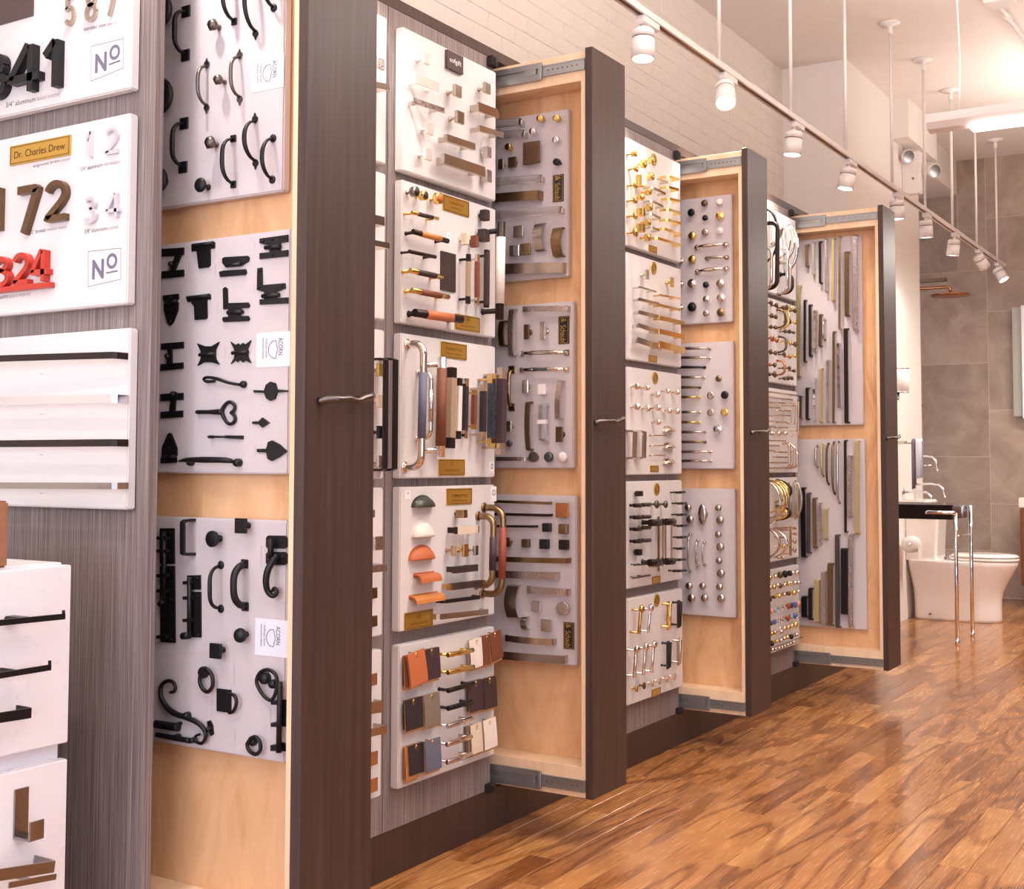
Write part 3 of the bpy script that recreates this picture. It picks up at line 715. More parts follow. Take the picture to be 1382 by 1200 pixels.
# ---- two more builders
def dpull(b, e, mat, desc, r=.011, st=.055, sleeve=None, f0=.25, f1=.75):
    """long D-shaped tube; e = tube ends at its standoff"""
    A, B = _ends(b, e, st); M = (A+B)/2; O = b.base(M); a, c = b.L(A, O), b.L(B, O); d = c-a; dn = d.normalized(); k = st*.55
    T = root(b, 'door_pull', 'handle', M, desc); pts = [Vector((a.x, 0, a.z)), Vector((a.x, -st*.3, a.z))]
    for i in range(7):
        t_ = PI/2*i/6; pts.append(Vector((a.x, -(st-k)-k*math.sin(t_), a.z)) + dn*(k*(1-math.cos(t_))))
    pts += [c - (p - a).dot(dn)*dn - dn*0 + Vector((0, p.y-c.y, 0)) for p in reversed(pts)]
    x = NB(); sweep(x, pts, circ(r, 12), dn.cross(Vector((0, 1, 0)))); obj('tube', x, mat, T)
    for q in (a, c): x = NB(); lathe(x, [(r*1.5, 0), (r*1.5, .003), (r, .005)], (q.x, 0, q.z), 12); obj('rosette', x, mat, T)
    if sleeve: x = NB(); sweep(x, [a+d*f0, a+d*f1], circ(r*1.1, 12), dn.cross(Vector((0, 1, 0)))); obj('grip_sleeve', x, sleeve, T)
    return T
def swatch(b, u0, v0, u1, v1, H, mat, desc, lay=0, lean=0, strip=.008):
    """leather swatch hung on a brass ring over its paler backing"""
    st = .012+lay*.006; p = b.P(u0, v0, st); q = b.P(u1, v1, st); h = H*b.mpp(u0, v0, st); W = abs(q[1-b.ax]-p[1-b.ax]); M = (p+q)/2; M.z = (p.z+q.z)/2
    T = root(b, 'leather_swatch', 'swatch', M, desc); o = Vector((0, -st, 0)); R_ = Matrix.Rotation(lean, 3, 'Y')
    def sheet(w_, h_, dy, name, m, curl):
        x = NB(); n = 5; A = []
        for i in range(n+1):
            z = -h_*i/n; yy = -curl*math.sin(PI*.5*i/n)*(.006)
            A.append([R_ @ Vector((s_*w_/2, yy+dy+t_, z)) + o for s_, t_ in ((-1, 0), (1, .001), (1, .0022), (-1, .0012))])
        V = [[x.verts.new(c) for c in r_] for r_ in A]
        for r1, r2 in zip(V, V[1:]):
            for j in range(4): x.faces.new((r1[j], r1[(j+1) % 4], r2[(j+1) % 4], r2[j]))
        x.faces.new(V[0]); x.faces.new(V[-1][::-1]); obj(name, x, m, T)
    sheet(W, h, 0, 'leather', mat, 1); sheet(W*.98, h+strip, .003, 'backing', 'leather_backing', .6)
    if lay < 2: sheet(W*.95, h*.97, .0065, 'backing', mat, .2)
    x = NB(); tube(x, [R_ @ Vector((.004*math.cos(a*PI/5), -.001, -.010+.007*math.sin(a*PI/5))) + o for a in range(10)], .0009, 5, True); obj('ring', x, 'polished_brass', T)
    x = NB(); lathe(x, [(.002, 0), (.002, st+.003)], (0, 0, -.004), 6); obj('peg', x, 'brass', T)
X = .028
# ============ boards on the end panel (face y 1.736)
def yb(face, x0, x1, z0, z1, thick, mat, label, ph, crop): return Board(1, face, x0, x1, z0, z1, face+thick-.0005, mat, label, ph, crop)
def xb(y0, y1, row, label, ph, crop):
    z0, z1 = [(1.893, 2.290), (1.477, 1.868), (1.058, 1.450), (.650, 1.035), (.237, .614)][row]
    return Board(0, X, y0, y1, z0, z1, .0005, 'board_white', label, ph, crop)
L1 = yb(1.736, -.45, .0625, 1.862, 2.30, .0235, 'board_white', 'white board with black 841 numerals, top of the far left end panel', 'on top board at far left', (0, 0, 6.91))
L2 = yb(1.736, -.45, .0625, 1.420, 1.812, .0235, 'board_white', 'white board with red 324 and bronze 72 numerals at far left', 'on second board at far left', (0, 0, 2.857))
L3 = yb(1.736, -.45, .0735, 1.005, 1.371, .0235, 'board_white', 'white board with four long horizontal bars at far left', 'on third board at far left', (0, 420, 3))
# top numerals board
sign(L1, -80, -80, 312, -160, 322, 'plaque_dark', 'dark square metal plaque', .003)
for ch, u0, u1, vb, vt in (('5', 590, 700, 250, -60), ('8', 778, 902, 205, -105), ('7', 965, 1090, 165, -150)):
    digit(L1, ch, u0, u1, vb, vt, .006, 'satin_nickel', {'5': 'leftmost', '8': 'middle', '7': 'rightmost'}[ch] + ' of the three small steel numerals', .13)
for ch, u0, u1, vb, vt in (('8', -150, 50, 925, 490), ('4', 50, 372, 895, 395), ('1', 372, 552, 850, 345)):
    digit(L1, ch, u0, u1, vb, vt, .019, 'iron', {'8': 'cropped leftmost', '4': 'middle', '1': 'rightmost'}[ch] + ' of the three thick black numerals')
def nologo(b, u0, v0, u1, v1, H):
    du, dv = u1-u0, v1-v0; bo = b.o; O = Vector(bo.location)
    P = lambda fx, fy: b.L(b.P(u0+du*fx, v0+dv*fx+H*(fy)*(1-.16*fx if b is L1 else 1-.12*fx)), O)
    for (ax_, ay_), (bx_, by_) in (((0, 0), (1, 0)), ((0, 1), (1, 1)), ((0, 0), (0, 1)), ((1, 0), (1, 1))):
        p, q = P(ax_, ay_), P(bx_, by_); x = NB(); sweep(x, [p-(q-p)*.005, q+(q-p)*.005], rect(.0012, .0005), (q-p).normalized().cross(Vector((0, 1, 0)))); obj('logo_frame', x, 'print_grey', bo)
    for s_, f, g, wd, ht in (('N', .12, .82, .36, .56), ('O', .56, .60, .33, .47)):
        p = P(f, g); q = P(f+wd, g); r_ = P(f, g-ht); obj('logo_letter', letters(s_, p, Vector((q.x-p.x, 0, 0)), Vector((0, 0, r_.z-p.z)), .0004, bold=.035), 'print_grey', bo)
    p, q = P(.55, .71), P(.90, .71); x = NB(); sweep(x, [p, q], rect(.0035, .0006), (0, 0, 1)); obj('logo_bar', x, 'print_grey', bo)
nologo(L1, 850, 432, 1153, 360, 325)
wordtag(L1, 782, 290, 990, 245, 38, 'stainless steel', 'print_dark'); wordtag(L1, 1003, 243, 1100, 220, 34, 'brushed', 'print_faint')
wordtag(L1, 55, 1005, 330, 945, 48, '3/4" aluminum', 'print_dark'); wordtag(L1, 345, 940, 555, 893, 42, 'baked enamel', 'print_faint')
# second numerals board
sign(L2, 38, 567, 271, 516, 76, 'plaque_brass', 'engraved brass name plaque', .004, words=[('Dr. Charles Drew', .5, .5, .84, .36)], border='plaque_engraving')
for ch, u0, u1, vb, vt in (('1', 322, 357, 613, 500), ('2', 398, 458, 599, 486)): digit(L2, ch, u0, u1, vb, vt, .006, 'aluminium_white', {'1': 'left upper', '2': 'right upper', '3': 'left lower', '4': 'right lower'}[ch] + ' pale aluminium numeral', .13)
for ch, u0, u1, vb, vt in (('3', 318, 370, 864, 754), ('4', 402, 462, 847, 738)): digit(L2, ch, u0, u1, vb, vt, .009, 'aluminium_white', {'1': 'left upper', '2': 'right upper', '3': 'left lower', '4': 'right lower'}[ch] + ' pale aluminium numeral', .13)
for ch, u0, u1, vb, vt in (('7', 52, 148, 914, 706), ('2', 160, 258, 862, 690)): digit(L2, ch, u0, u1, vb, vt, .013, 'bronze', {'7': 'bronze seven-shaped numeral', '2': 'bronze two-shaped numeral'}[ch])
digit(L2, '1', -60, 7, 905, 715, .013, 'bronze', 'cropped bronze numeral at the picture edge')
for ch, u0, u1, vb, vt in (('3', -40, 34, 1113, 985), ('2', 38, 112, 1106, 970), ('4', 110, 186, 1096, 955)): digit(L2, ch, u0, u1, vb, vt, .016, 'red_enamel', {'3': 'cropped leftmost', '2': 'middle', '4': 'rightmost'}[ch] + ' red enamelled numeral')
sign(L2, -60, 1112, 188, 1088, 20, 'red_enamel', 'red enamelled bar under numerals', .016, name='numeral_base', cat='base')
nologo(L2, 340, 970, 466, 957, 136)
wordtag(L2, 128, 650, 228, 628, 15, 'engraved brass', 'print_dark'); wordtag(L2, 231, 628, 270, 620, 14, 'polished', 'print_faint')
wordtag(L2, 312, 660, 395, 642, 16, '1/4" aluminum', 'print_dark'); wordtag(L2, 399, 641, 467, 628, 14, 'raw aviation', 'print_faint')
wordtag(L2, 112, 905, 176, 893, 16, '1/2" bronze', 'print_dark'); wordtag(L2, 181, 892, 256, 880, 14, 'medium waxed', 'print_faint')
wordtag(L2, 326, 901, 410, 888, 16, '3/8" aluminum', 'print_dark'); wordtag(L2, 413, 888, 456, 880, 14, 'brushed', 'print_faint')
wordtag(L2, -60, 1162, 28, 1150, 18, 'aluminum', 'print_dark'); wordtag(L2, 31, 1150, 117, 1138, 16, 'baked enamel', 'print_faint')
# long bars
for v1, v0, w_, m, d, bw, t in ((178, 195, .0135, 'oil_bronze', 'arched dark bronze bar pull', .014, .004), (354, 364, .0165, 'chrome', 'chrome square-ended bar pull', 0, .006),
                         (533, 537, .0145, 'oil_bronze', 'straight dark bronze bar pull', 0, .005), (708, 706, .013, 'steel', 'satin nickel bar pull', .004, .006)):
    strap(L3, (-420, v0+(v0-v1)*.9, 462, v1), m, d, w_, t, .034, bw)
for v in (255, 418, 582, 738): wordtag(L3, 163, v+2, 174, v+1, 5, 'No', 'print_dark')
# ============ boards in the nearest rack (face y 1.884)
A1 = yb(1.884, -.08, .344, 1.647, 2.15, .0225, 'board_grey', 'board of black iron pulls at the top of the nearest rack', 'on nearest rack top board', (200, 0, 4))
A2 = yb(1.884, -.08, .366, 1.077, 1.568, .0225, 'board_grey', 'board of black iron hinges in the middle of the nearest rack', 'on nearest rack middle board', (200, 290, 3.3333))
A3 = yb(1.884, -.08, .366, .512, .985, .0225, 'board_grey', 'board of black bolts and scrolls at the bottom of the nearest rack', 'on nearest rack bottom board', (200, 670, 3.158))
def acorn(b, u0, v0, u1, v1, H, n):
    T = sign(b, u0, v0, u1, v1, H, 'card_white', 'white printed maker card', .0008, 'maker_card', [('ACORN', .42, .72, .5, .13), ('FORGED IRON', .45, .30, .55, .05), ('MANUFACTURING', .45, .20, .6, .05)], 'print_dark', vert=True)
    p = b.P((u0+u1)/2, (v0+v1)/2+H/2, .001); W = abs(b.P(u1, v1)[0]-b.P(u0, v0)[0]); x = NB()
    tube(x, [Vector((W*(.08+dx), -.0012, W*.9*dz)) for dx, dz in ((0, .22), (-.12, .2), (-.2, .1), (-.22, 0), (-.2, -.1), (-.12, -.2), (0, -.22), (.05, 0))], .0007, 4, True); obj('acorn_outline', x, 'print_dark', T)
for u, v, d in ((42, 55, 190), (42, 516, 205), (30, 968, 150)): knob(A1, u, v, d, 'ball', 'iron', 'big black domed knob behind the panel edge', .03, name='domed_knob')
for e in ((200, 60, 197, 297), (190, 665, 184, 902)): bow(A1, e, 'iron', 'black pull with square plates', .0048, .034, 1.3, 'square', .0125, 4)
bow(A1, (455, -150, 460, 115), 'iron', 'black strap pull cut by the picture edge', .0036, .034, 1.6, 'square', .0075, 3)
bow(A1, (455, 747, 455, 995), 'iron', 'black strap pull with small square feet', .0036, .034, 1.6, 'square', .0075, 3)
bow(A1, (575, -130, 575, 170), 'iron', 'black spade-footed pull cut by picture edge', .0036, .034, 1.6, 'spade', .0085, 2.2)
bow(A1, (573, 652, 575, 870), 'iron', 'black spade-footed arched pull', .0036, .034, 1.6, 'spade', .0085, 2.2)
bow(A1, (672, -170, 672, 40), 'iron', 'black round-footed pull cut by picture edge', .0034, .032, 1.6, 'round', .0085, 2.2)
bow(A1, (668, 745, 664, 968), 'iron', 'black round-footed arched pull', .0034, .032, 1.6, 'round', .0085, 2.2)
for e in ((313, 355, 312, 570), (490, 305, 490, 525)): bow(A1, e, 'pewter', 'pewter leaf-footed pull', .0042, .028, 1, 'spade', .0085, 3)
for u, v, d in ((332, 128, 72), (362, 425, 62), (318, 765, 78)): knob(A1, u, v, d, 'facet', 'pewter', 'pewter leaf knob', .028)
knob(A1, 270, 996, 82, 'mush', 'iron', 'small round black knob', .03)
acorn(A1, 558, 318, 733, 290, 182, 1)
H_ = 'iron'
def pins(*p): return [('screw', u, v) for u, v in p]
plate(A2, [[(60, 153), (158, 147), (158, 180), (60, 187)], [(60, 254), (158, 246), (158, 277), (60, 286)]], H_, 'black offset hinge with slanting link, upper left', .0035, extra=[('link', [(130, 178), (155, 176), (125, 250), (104, 250)], .007, .002), ('pin', 108, 222, .006)])
plate(A2, [[(193, 141), (297, 122), (297, 150), (195, 165)], [(216, 158), (277, 152), (278, 225), (268, 236), (226, 241)]], H_, 'black T-shaped hinge, upper one', .0035, extra=[('tube', (200, 138), (292, 126), .006, .004, 'knuckle')])
plate(A2, [[(172, 374), (277, 358), (279, 380), (175, 392)], [(190, 392), (262, 383), (264, 462), (256, 470), (208, 473), (205, 412)]], H_, 'black T-shaped hinge, lower one', .0035, extra=[('tube', (176, 374), (274, 362), .006, .004, 'knuckle')])
plate(A2, [[(332, 196), (342, 190), (446, 184), (453, 192), (450, 208), (420, 228), (348, 236), (332, 216)], [(318, 256), (335, 251), (437, 244), (441, 258), (435, 270), (322, 279)]], H_, 'black round-cornered H hinge', .0035, extra=[('tube', (350, 228), (418, 222), .006, .0042, 'knuckle')])
plate(A2, [[(500, 107), (627, 89), (627, 121), (594, 126), (594, 140), (560, 142), (500, 128)], [(500, 172), (545, 168), (545, 156), (590, 152), (594, 162), (627, 157), (627, 186), (500, 199)]], H_, 'black square-cornered H hinge', .0035, extra=[('tube', (526, 148), (594, 143), .006, .0045, 'knuckle')]+pins((560, 108), (515, 118), (612, 102), (560, 180)))
plate(A2, [[(335, 332), (345, 324), (354, 332), (356, 397), (448, 394), (455, 405), (450, 418), (337, 425)], [(335, 460), (448, 454), (455, 466), (448, 478), (338, 482), (332, 472)]], H_, 'black round-cornered HL hinge', .0035, extra=[('tube', (358, 440), (424, 436), .006, .0045, 'knuckle'), ('knuckle_plate', [(362, 420), (418, 418), (418, 458), (362, 460)], .004, .002)])
plate(A2, [[(490, 240), (510, 237), (512, 316), (613, 307), (616, 330), (580, 345), (520, 347), (488, 338)], [(500, 380), (627, 371), (627, 398), (500, 404)]], H_, 'black square-cornered HL hinge', .0035, extra=[('tube', (514, 366), (588, 360), .006, .0045, 'knuckle'), ('knuckle_plate', [(524, 342), (580, 338), (580, 378), (524, 382)], .004, .002)]+pins((500, 250), (500, 325), (600, 320)))
plate(A2, [[(65, 363), (134, 355), (135, 380), (67, 386)], [(70, 402), (134, 393), (132, 430), (110, 486), (98, 498), (86, 488), (70, 430)]], H_, 'black arrow hinge pointing down', .0035, extra=[('tube', (76, 394), (128, 388), .005, .004, 'knuckle')]+pins((98, 430), (100, 480), (100, 370)))
plate(A2, [[(95, 980), (104, 988), (128, 1050), (128, 1084), (60, 1086), (61, 1045), (86, 988)], [(55, 1094), (126, 1092), (126, 1115), (55, 1118)]], H_, 'black arrow hinge pointing up', .0035, extra=[('tube', (66, 1089), (122, 1087), .005, .004, 'knuckle')]+pins((95, 1000), (95, 1050), (72, 1108)))
plate(A2, [[(57, 579), (156, 571), (157, 600), (58, 607)], [(55, 672), (155, 664), (155, 692), (55, 701)]], H_, 'black tall H hinge with ball', .0035, extra=[('link', [(94, 600), (110, 600), (112, 670), (90, 672)], .006, .002), ('pin', 92, 637, .0065)])
plate(A2, [[(55, 806), (155, 801), (155, 832), (55, 838)], [(55, 886), (153, 880), (153, 910), (55, 916)]], H_, 'black offset hinge with slanting link, lower left', .0035, extra=[('link', [(110, 800), (130, 800), (124, 884), (100, 884)], .006, .002), ('pin', 117, 806, .006)])
plate(A2, [[(218, 578), (254, 591), (284, 591), (318, 571), (302, 606), (300, 626), (237, 630), (234, 610)], [(237, 634), (300, 630), (304, 650), (319, 674), (285, 663), (250, 663), (220, 679), (234, 650)]], H_, 'black plain butterfly hinge', .0035, extra=[('tube', (230, 630), (300, 626), .005, .004, 'knuckle')])
plate(A2, [[(368, 570), (392, 585), (404, 578), (412, 588), (424, 576), (436, 583), (461, 564), (447, 600), (445, 616), (388, 620), (384, 600)], [(388, 624), (445, 620), (448, 640), (461, 667), (436, 655), (424, 664), (412, 652), (400, 663), (392, 654), (370, 671), (385, 645)]], H_, 'black notched butterfly hinge', .0035, extra=[('tube', (378, 622), (448, 617), .005, .004, 'knuckle')])
acorn(A2, 488, 533, 640, 523, 155, 2)
wire(A2, [[(300, 748, .004, .9), (262, 750, .008), (250, 738, .010), (268, 731, .012), (310, 738, .012, 1.2), (360, 755, .010), (410, 764, .006)]], H_, 'black slender iron hook', .0032, discs=[(421, 762, .0075, .008)])
wire(A2, [[(332, 886, .004, 1.3), (348, 852, .004), (370, 842, .004), (388, 858, .004), (386, 880, .004), (373, 890, .004), (388, 904, .004), (389, 928, .004), (368, 941, .004), (348, 926, .004)], [(218, 887, .006, 1.2), (270, 887, .006, 1.2), (335, 886, .005, 1.9)]], H_, 'black heart-shaped iron hook', .0036, closed=True)
plate(A2, [[(345, 992), (421, 993), (421, 1009), (345, 1005)]], H_, 'small black latch rod', .006, name='latch_rod', cat='latch', extra=[('tube', (283, 998), (348, 999), .006, .0022, 'rod'), ('pin', 284, 999, .0035)])
wire(A2, [[(138, 1108, .012, .6), (175, 1103, .02, 1.5), (250, 1102, .026, 1.9), (350, 1104, .024, 1.7), (385, 1112, .012, 1)]], H_, 'black horizontal pull with ball ends', .0034, name='iron_pull', cat='handle', discs=[(390, 1115, .0085, .014), (180, 1115, .007, .012)])
plate(A2, [[(473, 788), (520, 790), (528, 765), (548, 750), (570, 757), (578, 785), (624, 789), (624, 795), (578, 800), (569, 828), (548, 837), (530, 826), (520, 801), (473, 799)]], H_, 'black cross-shaped spade plate', .004, name='spade_plate')
plate(A2, [[(467, 930), (497, 928), (512, 912), (528, 924), (543, 935), (528, 946), (512, 957), (497, 943), (467, 941)]], H_, 'black smallest spade plate', .004, name='spade_plate')
plate(A2, [[(488, 1053), (530, 1052), (538, 1022), (556, 1015), (588, 1032), (623, 1064), (588, 1090), (554, 1107), (535, 1097), (530, 1070), (488, 1067)]], H_, 'black heart-shaped spade plate', .004, name='spade_plate')
for u, v in ((183, 230), (300, 245), (170, 450), (312, 420), (190, 630), (345, 605), (270, 770), (228, 900), (284, 1010), (170, 1090), (463, 800), (455, 935), (480, 1060), (478, 140), (476, 330)):
    vcap(A2, u, v-20, 55, 5)
# bottom board
plate(A3, [[(49, 136), (108, 136), (110, 288), (49, 288)], [(49, 297), (110, 297), (113, 625), (52, 621)]], H_, 'tall black surface bolt at the left edge', .004, name='surface_bolt', cat='bolt', extra=[('tube', (68, 150), (66, 440), .012, .0055, 'bolt_rod'), ('tube', (66, 440), (48, 462), .014, .006, 'lever')]+[('bridge', [(52, v), (92, v), (92, v+14), (52, v+14)], .016, .004) for v in (170, 225, 330, 395, 590)]+pins((95, 155), (97, 310), (97, 440), (99, 612)))
plate(A3, [[(165, 337), (220, 336), (221, 398), (165, 398)], [(165, 407), (222, 407), (223, 602), (165, 600)]], H_, 'shorter black surface bolt with side lever', .004, name='surface_bolt', cat='bolt', extra=[('tube', (176, 345), (176, 590), .012, .005, 'bolt_rod'), ('tube', (176, 592), (146, 596), .016, .0075, 'lever')]+[('bridge', [(163, v), (198, v), (198, v+14), (163, v+14)], .015, .004) for v in (360, 425, 520)]+pins((210, 350), (212, 590), (212, 425)))
strap(A3, (147, 103, 147, 250), H_, 'black squared C-shaped pull', .011, .006, .032)
knob(A3, 268, 182, 70, 'disc', H_, 'black flat round knob', .026); knob(A3, 390, 126, 64, 'square', H_, 'upper black square knob', .026)
knob(A3, 378, 595, 64, 'ball', H_, 'black ball knob', .028); knob(A3, 282, 660, 64, 'square', H_, 'lower black square knob', .026)
bow(A3, (305, 293, 305, 480), 'iron', 'black twisted pull with round feet', .0046, .032, 1, 'round', .0085, 4)
bow(A3, (408, 288, 410, 470), 'iron', 'black flared pull with broad ends', .0062, .034, 1.2, 'square', .009, 3, taper=1.2)
plate(A3, [[(502, 175), (510, 167), (580, 168), (588, 176), (588, 215), (580, 223), (508, 222), (501, 214)], [(501, 245), (509, 237), (580, 237), (588, 245), (588, 286), (580, 293), (508, 293), (501, 285)]], H_, 'black thumb latch with curled tail', .004, name='thumb_latch', cat='latch', extra=[('tube', (522, 183), (522, 268), .014, .006, 'latch_bar'), ('pin', 545, 262, .010)]+pins((570, 190), (572, 262)))
wire(A3, [[(540, 262, .014, 1.6), (512, 310, .024, 1.7), (502, 360, .026, 1.6), (510, 405, .022, 1.4), (532, 425, .018, 1.2), (549, 408, .016, 1.1), (538, 392, .016, 1), (528, 405, .016, .8)]], H_, 'curled tail of the black thumb latch', .0042, name='latch_tail', cat='latch')
acorn(A3, 456, 521, 594, 528, 155, 3)
wire(A3, [[(225, 760, .012), (245, 735, .014), (270, 760, .014), (275, 805, .014), (255, 833, .014), (232, 820, .014), (220, 790, .012)]], H_, 'black oval ring pull with rosette', .0042, name='ring_pull', cat='handle', discs=[(225, 752, .012, .012)], closed=True)
wire(A3, [[(345, 842, .012), (368, 850, .014), (376, 880, .014), (364, 915, .012), (345, 922, .010)]], H_, 'black half-ring pull on square plate', .0038, name='ring_pull', cat='handle', discs=())
plate(A3, [[(291, 819), (350, 826), (350, 924), (291, 915)]], H_, 'black square backplate of a ring pull', .004, name='backplate', cat='plate')
wire(A3, [[(92, 836, .010, .8), (110, 832, .010), (116, 812, .010), (102, 790, .010, 1.1), (78, 788, .010, 1.2), (56, 808, .010, 1.3), (54, 850, .010, 1.4), (76, 895, .010, 1.6), (112, 925, .010, 1.8), (160, 942, .010, 1.6), (205, 962, .010, 1.5), (236, 990, .010, 1.3), (246, 1022, .010, 1.2), (230, 1052, .010), (206, 1046, .010, .9), (200, 1024, .010, .8), (220, 1014, .010, .7)]], H_, 'large black S-shaped scroll pull', .0036, name='scroll_pull', cat='handle', discs=[(152, 938, .008, .014)])
wire(A3, [[(30, 970, .010, 1.9), (80, 978, .010, 1.9), (128, 986, .010, 1.9)]], H_, 'upper short black bolt at the left edge', .0046, name='barrel_bolt', cat='bolt', discs=[(122, 972, .004, .012)])
wire(A3, [[(36, 1016, .010, 1.2), (110, 1030, .010, 1.2), (178, 1042, .010, 1.3)]], H_, 'lower short black bolt at the left edge', .0046, name='barrel_bolt', cat='bolt', discs=[(180, 1042, .006, .014), (115, 1028, .0065, .012)])
plate(A3, [[(250, 960), (262, 955), (272, 975), (276, 1015), (266, 1022), (255, 1000)]], H_, 'small black keyhole catch plate', .004, name='catch_plate', cat='plate', extra=[('pin', 264, 990, .005)])
wire(A3, [[(480, 748, .012), (515, 740, .014), (545, 765, .014), (548, 815, .014), (530, 865, .014), (505, 862, .014), (475, 825, .012), (462, 785, .012)]], H_, 'large black oval loop of the cremone bolt', .0038, name='ring_pull', cat='handle', discs=[(485, 778, .012, .014), (522, 802, .009, .014)], closed=True)
plate(A3, [[(548, 868), (588, 866), (590, 982), (548, 978)], [(545, 1050), (590, 1052), (590, 1088), (545, 1085)]], H_, 'tall black cremone bolt at right edge', .004, name='cremone_bolt', cat='bolt', extra=[('tube', (562, 790), (556, 1092), .012, .0055, 'bolt_rod'), ('bridge', [(543, 868), (572, 868), (572, 884), (543, 884)], .018, .004), ('bridge', [(543, 960), (572, 960), (572, 978), (543, 978)], .018, .004), ('bridge', [(541, 1055), (570, 1055), (570, 1080), (541, 1080)], .018, .004)])
wire(A3, [[(432, 1040, .012), (455, 1025, .014), (475, 1045, .014), (478, 1080, .014), (458, 1100, .014), (432, 1085, .012), (422, 1060, .012)]], H_, 'small black ring pull with pointed rosette', .004, name='ring_pull', cat='handle', discs=[(436, 1045, .010, .010)], closed=True)
for u, v in ((145, 470), (480, 230), (145, 720), (365, 740), (270, 860), (520, 920), (368, 1010)): vcap(A3, u, v-20, 90, 6)
# ============ narrow boards beside the nearest rack
N = [xb(2.16, 2.633, i, 'white board, %s of the column beside the nearest rack' % w_, 'on %s board beside nearest rack' % w2, (380, 0, 3)) for i, (w_, w2) in enumerate((('topmost', 'topmost'), ('second from top', 'second'), ('third from top', 'third'), ('fourth from top', 'fourth'), ('lowest', 'lowest')))]
knob(N[0], 404, 258, 46, 'square', 'hammered_silver', 'square hammered knob', .03)
strap(N[0], (250, 320, 438, 354), 'nickel', 'satin nickel strap pull', .0165, .004, .045)
strap(N[1], (250, 860, 418, 898), 'polished_nickel', 'short wide nickel strap pull', .024, .004, .03)
strap(N[1], (250, 960, 438, 996), 'polished_nickel', 'long nickel strap pull', .015, .004, .045)
for b in N[2:]: b.ox, b.oy, b.k = 380, 400, 1.5
for v, m, d in ((149, 'plaque_gold', 'gold mosaic square knob'), (212, 'leather_cream', 'cream square knob'), (275, 'black_satin', 'black square knob'), (335, 'hammered_silver', 'silver mosaic square knob')): knob(N[2], 203, v, 26, 'square', m, d, .03, asp=.8, parts=True)
for u in (211, 231): strap(N[2], (u, 126, u-2, 352), 'oil_bronze', 'tall dark bronze door pull', .017, .006, .050)
knob(N[3], 185, 440, 16, 'cube', 'chrome', 'small chrome cube knob', .02)
knob(N[3], 198, 500, 28, 'square', 'hammered_silver', 'large silver mosaic square knob', .03, parts=True)
strap(N[3], (150, 556, 213, 549), 'hammered_silver', 'silver mosaic strap pull', .018, .004, .045)
for v in (601, 658): knob(N[3], 188, v, 22, 'square', 'antique_brass', 'small bronze mosaic square knob', .012, parts=True)
knob(N[4], 187, 776, 24, 'square', 'rose_gold', 'upper rose mosaic square knob', .012, parts=True)
strap(N[4], (150, 838, 205, 830), 'satin_nickel', 'short wide mosaic strap pull', .030, .004, .03)
strap(N[4], (150, 890, 214, 876), 'satin_nickel', 'long slim mosaic strap pull', .020, .004, .045)
for v in (936, 990): knob(N[4], 187, v, 28, 'square', 'rose_gold', 'lower rose mosaic square knob', .012, parts=True)
# ============ wide boards left of the second rack
cB = [(500, 20, 5.217), (500, 230, 5.217), (500, 440, 5.4545), (500, 640, 5.4545), (530, 840, 5)]
lB = ['white board of plain nickel squares, topmost left of the second rack', 'white board with leather-wrapped brass bars, second row left of second rack', 'white board with tall leather-wrapped pulls, third row left of second rack', 'white board with orange and cream cup pulls, fourth row left of second rack', 'white board with hanging leather swatches, lowest left of second rack']
B = [xb(2.706, 3.178, i, lB[i], 'on %s wide board' % ('topmost', 'second', 'third', 'fourth', 'lowest')[i], cB[i]) for i in range(5)]
b = B[0]
for u, v, d, s_ in ((400, 308, 80, .035), (422, 800, 86, .032), (412, 980, 84, .035)): knob(b, u, v, d, 'square', 'nickel_painted_shine', 'left-hand shine-painted pale square knob', s_, asp=.95)
bar(b, (318, 448, 482, 512), 'nickel_painted_shine', 'left-hand shine-painted pale rectangular pull', .004, .035, .15, 'rect', w=.026, t=.004)
bar(b, (308, 606, 517, 676), 'hammered_silver', 'left-hand ribbed silver pull', .004, .035, .15, 'rect', w=.015, t=.005)
sign(b, 543, 246, 655, 292, 130, 'plaque_dark', 'dark square maker sign', .010, words=[('sofgift', .5, .52, .72, .34)], wmat='sticker_white')
for u, v, d in ((622, 536, 84), (638, 722, 88)): knob(b, u, v, d, 'square', 'satin_nickel', 'middle satin square knob', .040)
bar(b, (528, 866, 727, 932), 'satin_nickel', 'middle short satin rectangular pull', .004, .036, .12, 'rect', w=.020, t=.012)
bar(b, (508, 1012, 797, 1108), 'satin_nickel', 'middle long satin rectangular pull', .004, .038, .12, 'rect', w=.029, t=.012)
knob(b, 828, 516, 74, 'square', 'satin_nickel', 'right-hand upper satin square knob', .035)
bar(b, (756, 646, 897, 700), 'satin_nickel', 'right-hand upper satin rectangular pull', .004, .036, .12, 'rect', w=.027, t=.006)
bar(b, (762, 798, 930, 850), 'satin_nickel', 'right-hand lower satin rectangular pull', .004, .040, .12, 'rect', w=.017, t=.008)
for v, d in ((966, 76), (1134, 86)): knob(b, 840, v, d, 'cube', 'nickel', 'right-hand lower nickel cube knob', .03, asp=.7)
for u, v in ((365, 540), (380, 690), (370, 880), (560, 935), (580, 1120), (790, 720), (790, 860)): wordtag(b, u, v, u+45, v+14, 8, 'No 1204', 'print_faint')
b = B[1]
